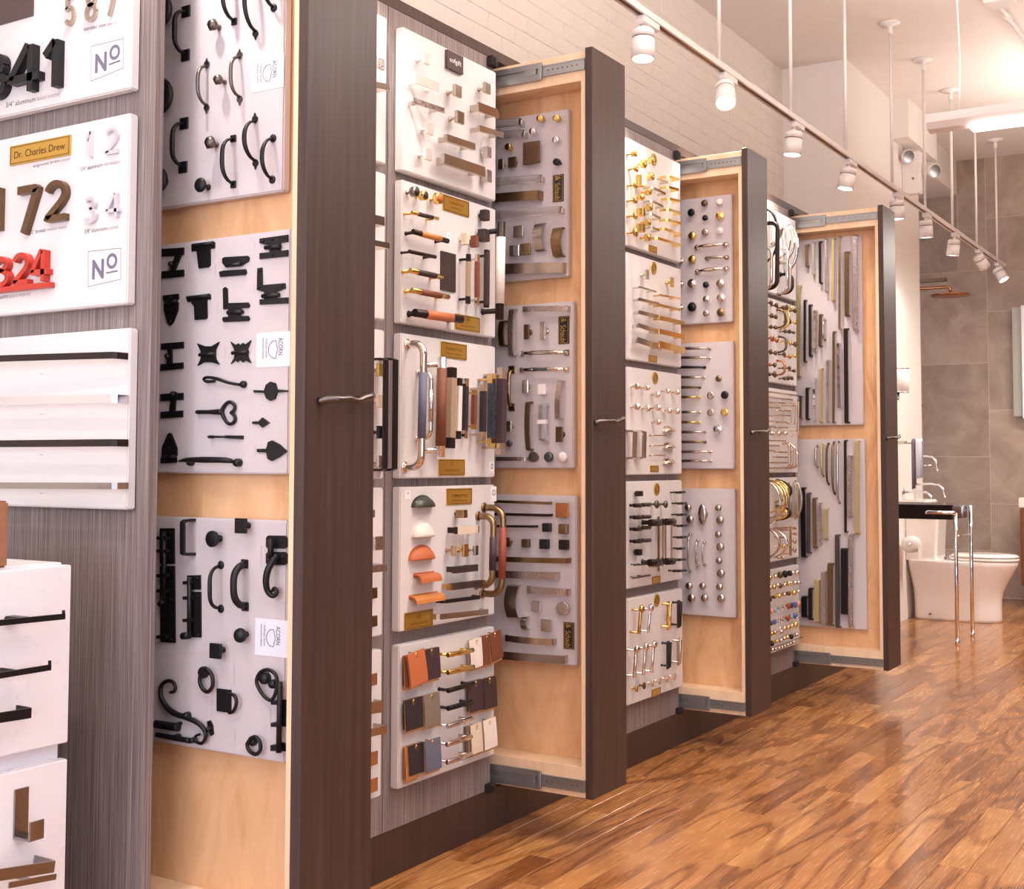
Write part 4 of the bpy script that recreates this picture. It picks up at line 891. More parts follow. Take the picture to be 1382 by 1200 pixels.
for u, v, d, m, f in ((325, 148, 74, 'steel', 'leather_black'), (388, 176, 70, 'polished_brass', 'leather_black'), (492, 196, 84, 'polished_brass', 'leather_orange')):
    T = knob(b, u, v, d, 'flat', m, 'round %s knob with %s leather face' % ('steel' if m == 'steel' else 'brass', 'orange' if 'orange' in f else 'black'), .034)
    R_ = d*b.mpp(u, v, .03)/2; x = NB(); lathe(x, [(R_*.72, .0345), (R_*.72, .0365), (0, .0368)], n=20); obj('leather_inset', x, f, T)
sign(b, 512, 170, 696, 216, 116, 'plaque_brass', 'upper brass maker plaque', .003, words=[('TURNSTYLE', .5, .4, .55, .13), ('DESIGNS', .5, .68, .4, .09)], border='plaque_engraving')
sign(b, 597, 1008, 772, 1036, 112, 'plaque_brass', 'lower brass maker plaque', .003, words=[('M', .5, .3, .1, .2), ('HANDCRAFTED', .5, .7, .6, .10)], border='plaque_engraving')
for e, m, s_, r_, d in (((292, 296, 474, 342), 'polished_brass', 'leather_black', .0055, 'slim brass bar wrapped in black leather'), ((298, 430, 545, 498), 'oil_bronze', 'leather_tan', .0075, 'dark bar wrapped in tan leather'),
                   ((272, 570, 458, 610), 'oil_bronze', None, .0055, 'slim all-dark textured bar'), ((280, 704, 505, 754), 'polished_brass', 'leather_dark', .0075, 'brass bar wrapped in dark leather'),
                   ((292, 844, 548, 892), 'polished_brass', 'leather_brown', .0078, 'brass bar wrapped in brown leather'), ((312, 1002, 640, 1050), 'oil_bronze', 'leather_orange', .0115, 'thick dark bar wrapped in orange leather')):
    bar(b, e, m, d, r_, .034, .08, sleeve=s_, sl=.22)
sign(b, 502, 566, 603, 590, 275, 'leather_dark', 'dark hammered leather rectangle', .006, name='leather_square', cat='swatch')
for e, m, s_, w_, d, s2 in (((690, 590, 686, 940), 'oil_bronze', 'leather_taupe', .013, 'upright black-ended taupe leather pull', .03), ((752, 590, 750, 950), 'nickel', 'leather_brown', .013, 'upright nickel-ended brown leather pull', .034),
                      ((820, 560, 816, 966), 'oil_bronze', 'leather_dark', .015, 'upright dark leather pull', .036)):
    bar(b, e, m, d, .006, s2, .1, 'rect', sleeve=s_, sl=.15 if 'dark leather' not in d else .04, w=w_, t=w_*.7)
bar(b, (920, 362, 908, 1050), 'oil_bronze', 'largest upright pull with white leather grip', .0125, .06, .09, sleeve='leather_white', sl=.16)
for u, v, d, m in ((690, 480, 84, 'leather_cream'), (756, 498, 84, 'leather_brown')):
    knob(b, u, v, d, 'cube', m, 'small upright %s leather knob' % ('cream' if 'cream' in m else 'brown'), .03, asp=.35)
knob(b, 828, 314, 76, 'cube', 'leather_dark', 'upper dark leather square knob', .03, asp=.7); knob(b, 824, 456, 86, 'cube', 'leather_dark', 'lower dark leather square knob', .034, asp=.8)
sign(b, 536, 432, 566, 440, 75, 'sticker_white', 'small white sticker', .0005, name='sticker', words=[('o', .5, .3, .3, .15)], wmat='print_dark', cat='sticker')
for i, v in enumerate((345, 490, 620, 755, 900, 1055)): wordtag(b, 245, v, 305, v+12, 8, 'No 12-%d' % i, 'print_faint')
b = B[2]
dpull(b, (392, 128, 372, 1040), 'polished_nickel', 'long curved nickel pull with slate grip', .0105, .055, 'leather_slate', .235, .77)
dpull(b, (447, 338, 440, 830), 'polished_nickel', 'short curved nickel pull with ribbed grip', .0065, .045, 'hammered_silver', .27, .75)
for e, m, s_, w_, d, s2, sc_ in (((528, 230, 514, 966), 'chrome', 'leather_brown', .0125, 'chrome bar with braided brown leather', .055, 'round'), ((600, 306, 586, 900), 'oil_bronze', 'leather_taupe', .024, 'dark-ended pull with speckled taupe leather', .045, 'rect'),
                      ((652, 384, 641, 832), 'oil_bronze', 'leather_white', .017, 'dark-ended pull with white leather', .042, 'rect'), ((702, 388, 692, 828), 'polished_nickel', 'leather_black', .015, 'nickel-ended pull with black leather, left one', .04, 'rect'),
                      ((766, 470, 759, 762), 'brass', 'leather_brown', .014, 'short brass-ended brown leather pull', .036, 'rect'), ((832, 428, 826, 832), 'rose_gold', 'leather_black', .017, 'rose-ended pull with black leather', .042, 'rect'),
                      ((893, 352, 887, 896), 'brass', 'stone_dark', .020, 'brass-ended pull with black hide', .045, 'rect'), ((970, 308, 955, 948), 'satin_nickel', 'leather_plum', .026, 'nickel-ended pull with dark plum leather', .06, 'rect')):
    if sc_ == 'round': bar(b, e, m, d, w_, s2, .07, sleeve=s_, sl=.11)
    else: bar(b, e, m, d, .006, s2, .08, 'rect', sleeve=s_, sl=.13, w=w_, t=w_*.75)
sign(b, 518, 112, 711, 138, 118, 'plaque_brass', 'upper brass maker plaque', .003, words=[('TURNSTYLE', .5, .42, .62, .15), ('DESIGNS OF ENGLAND', .5, .72, .6, .08)], border='plaque_engraving')
sign(b, 503, 980, 697, 982, 122, 'plaque_brass', 'lower brass maker plaque', .003, words=[('O', .5, .28, .12, .22), ('HANDCRAFTED', .5, .68, .55, .1)], border='plaque_engraving')
sign(b, 878, 1000, 910, 1002, 82, 'sticker_white', 'small white sticker', .0005, name='sticker', words=[('co', .5, .4, .5, .5)], wmat='print_dark', cat='sticker')
b = B[3]
simple('dark_green', (70, 74, 66), .35, metal=.2, bump=.4)
cup(b, (312, 240, 462, 242), 'dark_green', 'dark green domed cup pull', .029, .026)
cup(b, (312, 462, 456, 460), 'leather_white', 'cream leather cup pull', .040, .026)
cup(b, (290, 632, 464, 624), 'leather_orange', 'orange leather cup pull', .036, .024)
lip(b, (318, 758, 470, 738), 'leather_orange', 'orange curled leather tab pull', .028, .016)
lip(b, (285, 915, 495, 890), 'leather_tan', 'wide tan curled leather tab pull', .028, .014)
sign(b, 252, 1022, 461, 994, 128, 'plaque_brass', 'lower brass maker plaque', .003, words=[('O', .5, .3, .12, .24), ('HANDCRAFTED', .5, .7, .6, .1)], border='plaque_engraving')
sign(b, 561, 106, 749, 102, 122, 'plaque_brass', 'upper brass maker plaque', .003, words=[('TURNSTYLE', .5, .45, .62, .16), ('DESIGNS OF ENGLAND', .5, .75, .6, .08)], border='plaque_engraving')
sign(b, 255, 120, 297, 122, 62, 'sticker_white', 'small left sticker', .0005, name='sticker', words=[('o', .5, .3, .3, .2)], wmat='print_dark', cat='sticker')
sign(b, 888, 92, 928, 92, 108, 'sticker_white', 'tall right sticker', .0005, name='sticker', words=[('co', .5, .4, .6, .4)], wmat='print_dark', cat='sticker')
knob(b, 700, 293, 60, 'cube', 'antique_brass', 'brass cube knob with dark face', .036, asp=1)
bar(b, (625, 415, 792, 404), 'oil_bronze', 'dark tray pull with cream leather', .006, .030, .06, 'rect', sleeve='leather_cream', sl=.05, w=.020, t=.008)
for u, d, m, n_ in ((622, 78, 'leather_taupe', 'taupe leather square knob on stem'), (706, 92, 'brass', 'brass-framed square knob on stem'), (783, 70, 'satin_nickel', 'satin square knob on stem')): knob(b, u, 562, d, 'square', m, n_, .030, asp=.7)
bar(b, (612, 706, 780, 688), 'leather_dark', 'short dark leather rectangular bar', .006, .032, .12, 'rect', w=.019, t=.012)
bar(b, (572, 832, 832, 800), 'brass', 'long brass-ended dark leather bar', .006, .032, .10, 'rect', sleeve='leather_dark', sl=.07, w=.017, t=.014)
strap(b, (545, 938, 808, 906), 'black_satin', 'slim black angular strap pull', .0105, .005, .028)
strap(b, (500, 1052, 866, 1012), 'satin_nickel', 'long satin angular strap pull', .015, .006, .030, mid=None)
dpull(b, (907, 312, 895, 822), 'antique_brass', 'left curved bronze pull with plum grip', .0095, .055, 'leather_plum', .30, .78)
dpull(b, (978, 250, 965, 888), 'antique_brass', 'right curved bronze pull with rust leather grip', .0100, .068, 'leather_rust', .225, .815)
b = B[4]
for u0, v0, u1, v1, H, m, d, lay, lean in ((78, 232, 205, 198, 210, 'leather_rust', 'rust leather swatch, back of left pair', 0, 0), (208, 186, 316, 168, 205, 'leather_plum', 'plum leather swatch, right of left pair', 1, 0), (98, 215, 215, 182, 222, 'leather_orange', 'orange leather swatch hanging aslant', 2, -.13),
      (82, 530, 198, 498, 205, 'leather_black', 'black leather swatch, middle left', 1, 0), (208, 492, 316, 472, 212, 'leather_grey', 'grey leather swatch, middle left', 1, 0),
      (80, 838, 170, 822, 225, 'leather_tan', 'tan leather swatch behind others, lower left', 0, 0), (105, 832, 212, 810, 198, 'leather_black', 'black leather swatch, lower left', 1, 0), (214, 798, 322, 780, 208, 'leather_slate', 'slate blue leather swatch, lower left', 2, 0),
      (515, 122, 612, 98, 192, 'leather_white', 'white leather swatch, upper right', 1, -.04), (600, 95, 670, 80, 195, 'leather_brown', 'brown leather swatch, middle of upper right trio', 1, 0), (650, 78, 728, 52, 190, 'leather_brown', 'brown leather swatch hanging aslant', 2, -.12),
      (515, 398, 606, 388, 205, 'leather_plum', 'plum leather swatch, middle right', 1, 0), (610, 378, 697, 366, 205, 'leather_dark', 'dark brown leather swatch, middle right', 1, 0),
      (497, 700, 560, 690, 190, 'leather_grey', 'grey leather swatch behind others, lower right', 0, 0), (524, 690, 606, 682, 192, 'leather_cream', 'cream leather swatch, lower right', 1, 0), (610, 662, 696, 642, 195, 'leather_white', 'white leather swatch, lower right', 2, -.03)):
    swatch(b, u0, v0, u1, v1, H, m, d, lay, lean)
for u0, v0, u1, v1, m, d in ((372, 222, 540, 188, 'polished_brass', 'brass T bar'), (372, 340, 545, 300, 'polished_brass', 'brass T bar'), (372, 462, 545, 415, 'oil_bronze', 'black T bar'), (372, 582, 535, 538, 'black_satin', 'black T bar'), (370, 702, 530, 652, 'chrome', 'silvery T bar'), (365, 826, 530, 772, 'polished_nickel', 'silvery T bar'), (365, 945, 530, 890, 'chrome', 'silvery T bar')):
    bar(b, (u0, v0, u1, v1), m, d, .0072, .036, .06)
# ============ boards in the second rack (face y 3.29)
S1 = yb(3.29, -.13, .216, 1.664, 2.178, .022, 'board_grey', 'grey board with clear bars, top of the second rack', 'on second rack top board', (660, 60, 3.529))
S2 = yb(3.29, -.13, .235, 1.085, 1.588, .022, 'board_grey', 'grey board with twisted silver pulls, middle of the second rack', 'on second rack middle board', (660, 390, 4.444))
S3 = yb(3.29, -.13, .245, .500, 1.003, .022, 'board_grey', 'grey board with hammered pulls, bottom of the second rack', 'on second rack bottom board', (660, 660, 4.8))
def schaub(b, u0, v0, u1, v1, H): sign(b, u0, v0, u1, v1, H, 'plaque_black', 'black and gold upright maker tag', .003, 'maker_tag', [('Schaub', .62, .46, .60, .5), ('&', .14, .5, .14, .5)], 'plaque_gold', 'plaque_gold', vert=True)
b = S1; schaub(b, 303, 622, 354, 617, 130)
for u, v, m, d in ((240, 350, 'polished_brass', 'brass barrel knob'), (318, 349, 'polished_brass', 'brass barrel knob'), (205, 412, 'chrome', 'chrome barrel knob'), (315, 453, 'chrome', 'chrome barrel knob'), (88, 487, 'polished_brass', 'brass barrel knob'), (318, 558, 'black_satin', 'black barrel knob')):
    knob(b, u, v, 34, 'flat', m, d, .030, parts=True)
knob(b, 200, 515, 108, 'square', 'bronze', 'large square bronze knob', .022, asp=.86)
knob(b, 108, 560, 50, 'square', 'bronze', 'small square bronze knob on clear base', .024, asp=.9); knob(b, 55, 570, 50, 'square', 'satin_nickel', 'small square nickel knob at left', .02, asp=.6)
for e, d in (((-20, 382, 150, 368), 'upper clear acrylic bar'), ((-20, 436, 165, 425), 'second clear acrylic bar'), ((20, 655, 248, 638), 'middle clear acrylic bar'), ((20, 812, 345, 788), 'lower clear acrylic bar')):
    T = bar(b, e, 'clear_glass', d, .005, .03, .03, 'rect', w=.022, t=.012, post='nickel')
strap(b, (20, 732, 236, 716), 'antique_brass', 'wide brushed bronze strap pull', .028, .004, .026)
for u, v, d, m, n_ in ((137, 890, 54, 'satin_nickel', 'upper satin square knob'), (170, 975, 56, 'antique_brass', 'bronze square knob'), (118, 982, 52, 'chrome', 'chrome cube knob')): knob(b, u, v, d, 'square', m, n_, .026)
strap(b, (238, 852, 240, 982), 'satin_nickel', 'short curved satin strap pull', .032, .003, .018, .014); strap(b, (326, 873, 328, 1008), 'antique_brass', 'short curved bronze strap pull', .034, .003, .018, .014)
strap(b, (40, 1072, 352, 1062), 'satin_nickel', 'wide low satin strap pull', .032, .003, .020, .008)
b = S2; schaub(b, 415, 166, 480, 163, 165)
strap(b, (200, 122, 464, 117), 'hammered_silver', 'horizontal twisted silver pull', .017, .006, .022, .006)
bow(b, (195, 388, 465, 382), 'nickel', 'horizontal crossed silver pull', .0045, .024, 1.5, 'square', .009, 3); bow(b, (196, 487, 464, 482), 'polished_nickel', 'horizontal silver pull with dark centre', .0042, .024, 1.6, 'square', .008, 3, mid='stone_dark')
for e, m, w_, d in (((78, 192, 76, 340), 'hammered_bronze', .018, 'upright hammered bronze strap at left'), ((136, 122, 133, 400), 'hammered_silver', .018, 'upright hammered silver strap'), ((232, 680, 234, 965), 'hammered_bronze', .015, 'upright wavy bronze strap'), ((424, 552, 412, 780), 'hammered_silver', .018, 'upright twisted silver pull')):
    strap(b, e, m, d, w_, .006, .022, .006)
bow(b, (136, 484, 136, 710), 'antique_brass', 'upright double-rod bronze pull', .005, .024, 1.6, 'square', .012, 4, mid='antique_brass')
strap(b, (320, 692, 322, 905), 'chrome', 'upright pearl-faced chrome pull', .024, .008, .022, mid='pearl')
for u, v, d, a, m, n_ in ((222, 257, 90, .4, 'hammered_bronze', 'narrow hammered bronze knob'), (320, 250, 108, .34, 'hammered_silver', 'narrow hammered silver knob'), (214, 585, 78, .55, 'nickel', 'framed silver knob with bars'), (314, 602, 62, .85, 'pearl', 'pearl square knob'), (418, 872, 92, .5, 'bronze', 'bronze cross-shaped knob'), (118, 825, 66, .5, 'hammered_silver', 'ribbed silver knob at left')):
    knob(b, u, v, d, 'square', m, n_, .024, asp=a)
for u, m, n_ in ((263, 'pewter', 'round pewter knob at bottom'), (350, 'stone_dark', 'round dark stone knob at bottom'), (434, 'pearl', 'round pearl knob at bottom')): knob(b, u, 1008, 64, 'ball' if u > 300 else 'disc', m, n_, .026)
knob(b, 115, 927, 42, 'ball', 'stone_dark', 'small dark stone knob at left', .02); strap(b, (40, 1020, 220, 1020), 'hammered_silver', 'short horizontal silver pull at bottom', .012, .006, .02)
b = S3; schaub(b, 481, 862, 550, 866, 172)
for e, m, w_, d, bw in (((20, 80, 384, 93), 'antique_brass', .0085, 'slim bronze strap along the top', 0), ((20, 162, 388, 171), 'oil_bronze', .0085, 'long slim dark strap', 0), ((20, 240, 292, 244), 'oil_bronze', .0075, 'short slim dark strap', 0),
                   ((20, 452, 508, 466), 'antique_brass', .016, 'long domed bronze pull', .012), ((20, 550, 438, 564), 'hammered_silver', .022, 'upper hammered silver strap', .006), ((240, 652, 508, 672), 'hammered_silver', .022, 'lower hammered silver strap', .006),
                   ((100, 965, 414, 994), 'satin_nickel', .019, 'arched satin strap near the bottom', .012), ((60, 1076, 486, 1108), 'satin_nickel', .024, 'wide flat strap along the bottom', .004)):
    strap(b, e, m, d, w_, .003, .022, bw)
strap(b, (152, 626, 152, 838), 'satin_nickel', 'upright broad satin curved strap', .040, .003, .020, .016); strap(b, (226, 832, 230, 914), 'satin_nickel', 'small upright curved strap', .020, .003, .016, .008)
for u, v, d, k_, m, n_ in ((470, 138, 94, 'square', 'copper', 'square copper dish knob'), (366, 250, 56, 'cube', 'black_satin', 'upper black square knob'), (474, 260, 62, 'cube', 'antique_brass', 'ribbed brass square knob'), (230, 352, 52, 'cube', 'bronze', 'brown square knob'), (350, 358, 62, 'cube', 'black_satin', 'lower black square knob'),
                       (476, 362, 64, 'cube', 'oil_bronze', 'dark bronze square knob'), (118, 345, 64, 'mush', 'bronze', 'round brown knob'), (303, 760, 66, 'square', 'hammered_silver', 'hammered silver square knob'), (475, 775, 92, 'disc', 'hammered_silver', 'round hammered silver knob'), (368, 885, 76, 'square', 'satin_nickel', 'satin square dish knob')):
    knob(b, u, v, d, k_, m, n_, .022)
# ============ boards left of the third rack
cC = [(840, 170, 6.316), (830, 340, 6.28), (830, 480, 6.28), (830, 640, 6.28), (830, 790, 4.8)]
lC = ['white board crowded with brass knobs, topmost left of the third rack', 'white board with nickel and brass bars, second row left of third rack', 'white board with pale egg knobs, third row left of third rack', 'white board with black knurled knobs, fourth row left of third rack', 'white board with lever pulls and six knobs, lowest left of third rack']
Cb = [xb(4.066, 4.542, i, lC[i], 'left of third rack, %s board' % ('topmost', 'second', 'third', 'fourth', 'lowest')[i], cC[i]) for i in range(5)]
b = Cb[0]; medallion(b, 272, 286, 104)
for u, v, d, k_ in ((118, 235, 58, 'flat'), (128, 362, 64, 'disc'), (196, 320, 76, 'flat'), (262, 292, 58, 'flat'), (122, 502, 62, 'disc'), (188, 465, 96, 'cube'), (262, 430, 68, 'flat'), (120, 632, 62, 'disc'), (186, 602, 62, 'ball'), (240, 560, 62, 'flat'), (120, 765, 62, 'disc'), (186, 735, 66, 'cube'), (250, 692, 66, 'flat'), (124, 905, 84, 'disc'), (184, 868, 70, 'cube'), (236, 820, 60, 'flat'), (232, 950, 66, 'flat')):
    knob(b, u, v, d, k_, 'polished_brass', 'brass knob', .038, asp=.8, parts=False)
for i, e in enumerate(((285, 448, 390, 482), (250, 525, 370, 580), (250, 640, 350, 690), (245, 748, 325, 790), (250, 866, 316, 892))): strap(b, e, 'nickel', 'narrow silver strap pull', .009, .004, .035)
for e in ((395, 432, 485, 458), (390, 522, 480, 546), (398, 622, 495, 642), (388, 712, 500, 746), (382, 800, 500, 832), (352, 876, 508, 932), (292, 956, 500, 1018)): strap(b, e, 'polished_brass', 'narrow brass strap pull', .010, .005, .035)
sign(b, 226, 1006, 296, 1036, 58, 'plaque_brass', 'small brass plaque', .002, border='plaque_engraving')
b = Cb[1]; medallion(b, 332, 137, 106)
knob(b, 280, 192, 82, 'square', 'nickel', 'upright narrow silver knob', .03, asp=.6); knob(b, 492, 258, 82, 'square', 'brass', 'upright narrow brass knob', .03, asp=.6)
for e, w_ in (((206, 298, 346, 338), .006), ((202, 402, 370, 442), .011), ((204, 512, 370, 552), .014), ((196, 622, 370, 678), .016), ((192, 748, 386, 808), .022)): bar(b, e, 'nickel', 'silver rectangular bar', .004, .032, .1, 'rect', w=w_, t=.006, nposts=2)
for e, w_ in (((378, 366, 545, 396), .007), ((376, 452, 550, 492), .010), ((372, 558, 582, 606), .016), ((370, 672, 586, 722), .018), ((372, 782, 590, 840), .026)): bar(b, e, 'brass', 'brass rectangular bar', .004, .034, .1, 'rect', w=w_, t=.006, nposts=2)
sign(b, 287, 873, 357, 884, 56, 'plaque_brass', 'small brass plaque', .002, border='plaque_engraving')
b = Cb[2]; medallion(b, 343, 190, 106)
for u, v, d in ((212, 260, 64), (296, 272, 58), (382, 330, 60), (468, 300, 50), (550, 308, 54), (212, 434, 64), (302, 446, 66), (388, 440, 62), (480, 466, 62), (550, 470, 64), (388, 562, 62)): knob(b, u, v, d, 'egg', 'polished_nickel', 'pale silver egg knob', .038, asp=.7, parts=False)
for u in (170, 250): strap(b, (u, 640, u-6, 872), 'polished_nickel', 'large upright mirror-bright pull', .022, .008, .034)
for v in (675, 762, 845): bow(b, (300, v, 425, v+2), 'rose_gold', 'small beaded horizontal pull', .003, .022, 1, 'round', .005, 3)
for v in (645, 785, 918): cup(b, (412, v, 492, v+2), 'polished_nickel', 'silver cup pull', .024, .026)
sign(b, 300, 931, 371, 932, 56, 'plaque_brass', 'small brass plaque', .002, border='plaque_engraving')
b = Cb[3]; medallion(b, 358, 127, 106)
for v, v2 in ((265, 260), (366, 362), (467, 455), (570, 562)):
    bar(b, (160, v, 222, v), 'oil_bronze', 'short black knurled bar with bright tip', .0075, .03, .5, nposts=1); bar(b, (232, v2, 296, v2-2), 'pewter', 'short pewter knurled bar', .0075, .03, .5, nposts=1)
knob(b, 228, 165, 44, 'cube', 'oil_bronze', 'black barrel knob at the top', .03, asp=1.3); knob(b, 222, 663, 52, 'cube', 'oil_bronze', 'black cube knob', .03)
for u, d in ((368, 74), (444, 66)): knob(b, u, 256, d, 'mush', 'pewter', 'round pewter knob', .034, asp=.8)
for e in ((160, 770, 290, 762), (152, 882, 296, 856)): bar(b, e, 'pewter', 'slim pewter T bar', .0035, .03, .3)
for u, m, n_, v0, v1 in ((370, 'antique_brass', 'upright antique brass strip', 360, 822), (404, 'polished_nickel', 'upright bright nickel strip', 375, 780), (426, 'satin_nickel', 'upright satin strip', 400, 760), (478, 'rose_gold', 'upright rose strip', 400, 765)): bar(b, (u, v0, u, v1), m, n_, .004, .04, .08, 'rect', w=.010, t=.004)
for u0, u1, v in ((298, 378, 412), (430, 496, 404), (292, 378, 750), (430, 492, 740)): bar(b, (u0, v, u1, v), 'oil_bronze', 'thick black knurled barrel', .013, .05, .5, nposts=1)
for u0, u1, v in ((520, 592, 157), (535, 604, 250), (530, 604, 346), (528, 604, 440), (526, 604, 538), (524, 590, 633), (500, 598, 728), (492, 606, 822)): bar(b, (u0, v, u1, v-5), 'oil_bronze', 'slim black right-hand bar', .0045, .036, .3, sleeve='black_satin', sl=.3)
sign(b, 315, 868, 385, 862, 62, 'plaque_brass', 'small brass plaque', .002, border='plaque_engraving')
b = Cb[4]; medallion(b, 273, 98, 84)
for u, v0, v1, m, n_ in ((168, 152, 316, 'brass', 'brass lever pull'), (228, 146, 308, 'chrome', 'upper chrome lever pull'), (138, 412, 598, 'polished_nickel', 'lower nickel lever pull'), (196, 396, 582, 'polished_nickel', 'lower nickel lever pull'), (250, 382, 568, 'polished_nickel', 'lower nickel lever pull')):
    T = bar(b, (u, v0, u-14, v1), m, n_, .006, .036, .06, sec='round'); A_ = b.P(u, v0, .036); q = b.L(A_, T.location); x = NB(); lathe(x, [(.006, 0), (.013, .004), (.015, .012), (.010, .018), (0, .02)], (q.x, q.y+.006, q.z), 12); obj('round_cap', x, m, T)
for u, v0, v1, m, n_ in ((344, 106, 290, 'polished_brass', 'brass plate-backed pull'), (412, 98, 276, 'oil_bronze', 'dark plate-backed pull'), (344, 362, 542, 'black_satin', 'black plate-backed pull'), (410, 345, 518, 'satin_nickel', 'satin plate-backed pull')):
    T = bar(b, (u+14, v0+6, u+8, v1-10), m, n_, .0065, .034, .06); q = b.L(b.P(u+2, (v0+v1)/2, .003), T.location); x = NB(); bx(x, (q.x, -.0015, q.z), (.026, .003, (v1-v0)*b.mpp(u, v0)), .001); obj('backplate', x, m, T)
for u, v, m, n_ in ((145, 670, 'brass', 'small brass knob'), (194, 652, 'bronze', 'small bronze knob'), (248, 636, 'polished_nickel', 'small nickel knob'), (295, 620, 'polished_nickel', 'small nickel knob'), (344, 607, 'polished_nickel', 'small nickel knob'), (390, 593, 'polished_nickel', 'small nickel knob')): knob(b, u, v, 46, 'dish', m, n_, .022, asp=.8)
sign(b, 239, 674, 297, 662, 50, 'plaque_brass', 'small brass plaque', .002, border='plaque_engraving')
# ============ boards in the third rack (face y 4.653)
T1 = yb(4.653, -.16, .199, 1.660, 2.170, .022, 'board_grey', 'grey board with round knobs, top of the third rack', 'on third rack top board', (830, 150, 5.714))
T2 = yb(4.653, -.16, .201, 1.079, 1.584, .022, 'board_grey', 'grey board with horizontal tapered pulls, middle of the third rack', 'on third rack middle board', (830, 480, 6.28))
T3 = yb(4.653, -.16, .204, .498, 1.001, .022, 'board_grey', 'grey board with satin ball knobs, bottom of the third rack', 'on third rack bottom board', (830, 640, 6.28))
nm = {'polished_brass': 'brass', 'black_satin': 'black', 'satin_nickel': 'satin', 'polished_nickel': 'bright nickel', 'antique_brass': 'antique brass', 'bronze': 'bronze', 'pearl': 'pale', 'chrome': 'chrome'}
b = T1
for u, v, d, m, k_ in ((685, 708, 56, 'bronze', 'ring'), (803, 697, 56, 'pearl', 'mush'), (583, 780, 62, 'black_satin', 'mush'), (690, 822, 48, 'black_satin', 'ring'), (803, 806, 68, 'polished_brass', 'ring'), (588, 958, 68, 'polished_brass', 'ball'), (690, 932, 58, 'satin_nickel', 'mush'), (807, 921, 56, 'pearl', 'ring'), (588, 1140, 66, 'polished_brass', 'ball')): knob(b, u, v, d, k_, m, nm[m] + ' round knob', .026)
bow(b, (635, 1052, 858, 1031), 'polished_nickel', 'upper silver arched pull with round feet', .008, .028, 1, 'collar', .012, 3, taper=.4); bow(b, (712, 1137, 862, 1130), 'satin_nickel', 'small satin arched pull with round feet', .0065, .026, 1, 'collar', .010, 3, taper=.5)
b.ox, b.oy, b.k = 830, 340, 6.28
bow(b, (702, 168, 945, 145), 'polished_nickel', 'lower silver arched pull with round feet', .008, .028, 1, 'collar', .012, 3, taper=.4)
for u, v, d, m, k_ in ((645, 265, 80, 'polished_nickel', 'ring'), (765, 277, 58, 'black_satin', 'ring'), (888, 265, 76, 'satin_nickel', 'ring'), (768, 398, 62, 'polished_nickel', 'ring'), (893, 387, 78, 'polished_nickel', 'ring'), (648, 465, 82, 'black_satin', 'ring'), (767, 520, 58, 'satin_nickel', 'mush'), (893, 510, 78, 'antique_brass', 'ring'), (553, 75, 50, 'polished_nickel', 'ring'), (553, 270, 50, 'polished_nickel', 'ring'), (553, 468, 50, 'polished_nickel', 'ring')): knob(b, u, v, d, k_, m, nm[m] + ' round knob', .026)
b = T2
for v, u1, m in ((-59, 812, 'satin_nickel'), (20, 812, 'polished_nickel'), (100, 766, 'black_satin'), (185, 764, 'polished_nickel'), (270, 724, 'bronze'), (353, 720, 'polished_brass'), (480, 724, 'polished_nickel'), (565, 720, 'polished_brass'), (648, 770, 'satin_nickel'), (732, 772, 'antique_brass'), (815, 820, 'polished_nickel'), (892, 820, 'polished_nickel')):
    bow(b, (430, v+2, u1-8, v), m, nm[m] + ' horizontal tapered pull', .0062, .026, 1, 'round', .0065, 4, taper=.55)
for u, v, d, m, k_ in ((873, 195, 56, 'antique_brass', 'mush'), (808, 338, 68, 'satin_nickel', 'dish'), (925, 333, 72, 'black_satin', 'mush'), (808, 482, 62, 'satin_nickel', 'dish'), (925, 480, 70, 'polished_brass', 'dish'), (865, 622, 80, 'chrome', 'ring')): knob(b, u, v, d, k_, m, nm[m] + ' round knob', .026)
b = T3
for u, v, d in ((868, 287, 62), (883, 390, 72), (868, 512, 62), (885, 618, 74), (873, 735, 62), (890, 842, 76), (880, 958, 65), (893, 1055, 76), (610, 283, 65), (628, 385, 72), (620, 950, 66), (735, 950, 62), (640, 1052, 74), (752, 1052, 68)): knob(b, u, v, d, 'ball', 'satin_nickel', 'satin ball knob', .028)
knob(b, 735, 340, 176, 'ball', 'satin_nickel', 'tall oval satin cup', .024, asp=.46)
for u, v0, v1, d in ((640, 508, 822, 'tall slim arched pull at left'), (705, 560, 775, 'middle slim arched pull'), (762, 578, 768, 'short slim arched pull at right')): bow(b, (u, v0, u, v1), 'nickel', d, .0042, .028, 1, 'collar', .0065, 4)
# ============ boards left of the farthest rack
cD = [(1030, 260, 7.5), (1030, 390, 8.57), (1030, 515, 9.23), (1030, 635, 9.23), (1030, 750, 8.57)]
lD = ['white board with big curved chrome pulls, topmost left of farthest rack', 'white board with ornate bronze and brass knobs, second left of farthest rack', 'white board with thin copper bars, third left of farthest rack', 'white board with nested arcs, fourth left of farthest rack', 'white board with coloured glass knobs, lowest left of farthest rack']
D = [xb(5.432, 5.912, i, lD[i], 'left of farthest rack, %s board' % ('topmost', 'second', 'third', 'fourth', 'lowest')[i], cD[i]) for i in range(5)]
b = D[0]
for e, m, r_, s_, d in (((45, 170, 50, 690), 'oil_bronze', .006, .05, 'dark bowed pull at left edge'), ((75, 190, 70, 560), 'chrome', .008, .05, 'bright bowed pull'), ((95, 205, 90, 520), 'polished_nickel', .007, .05, 'nickel bowed pull'), ((185, 330, 180, 650), 'chrome', .008, .045, 'upper bright arc'), ((215, 330, 205, 700), 'polished_nickel', .008, .052, 'outer nickel arc'), ((235, 320, 225, 810), 'chrome', .009, .060, 'outermost bright arc')): bow(b, e, m, d, r_, s_, 1.3, 'round', .009, 2.2)
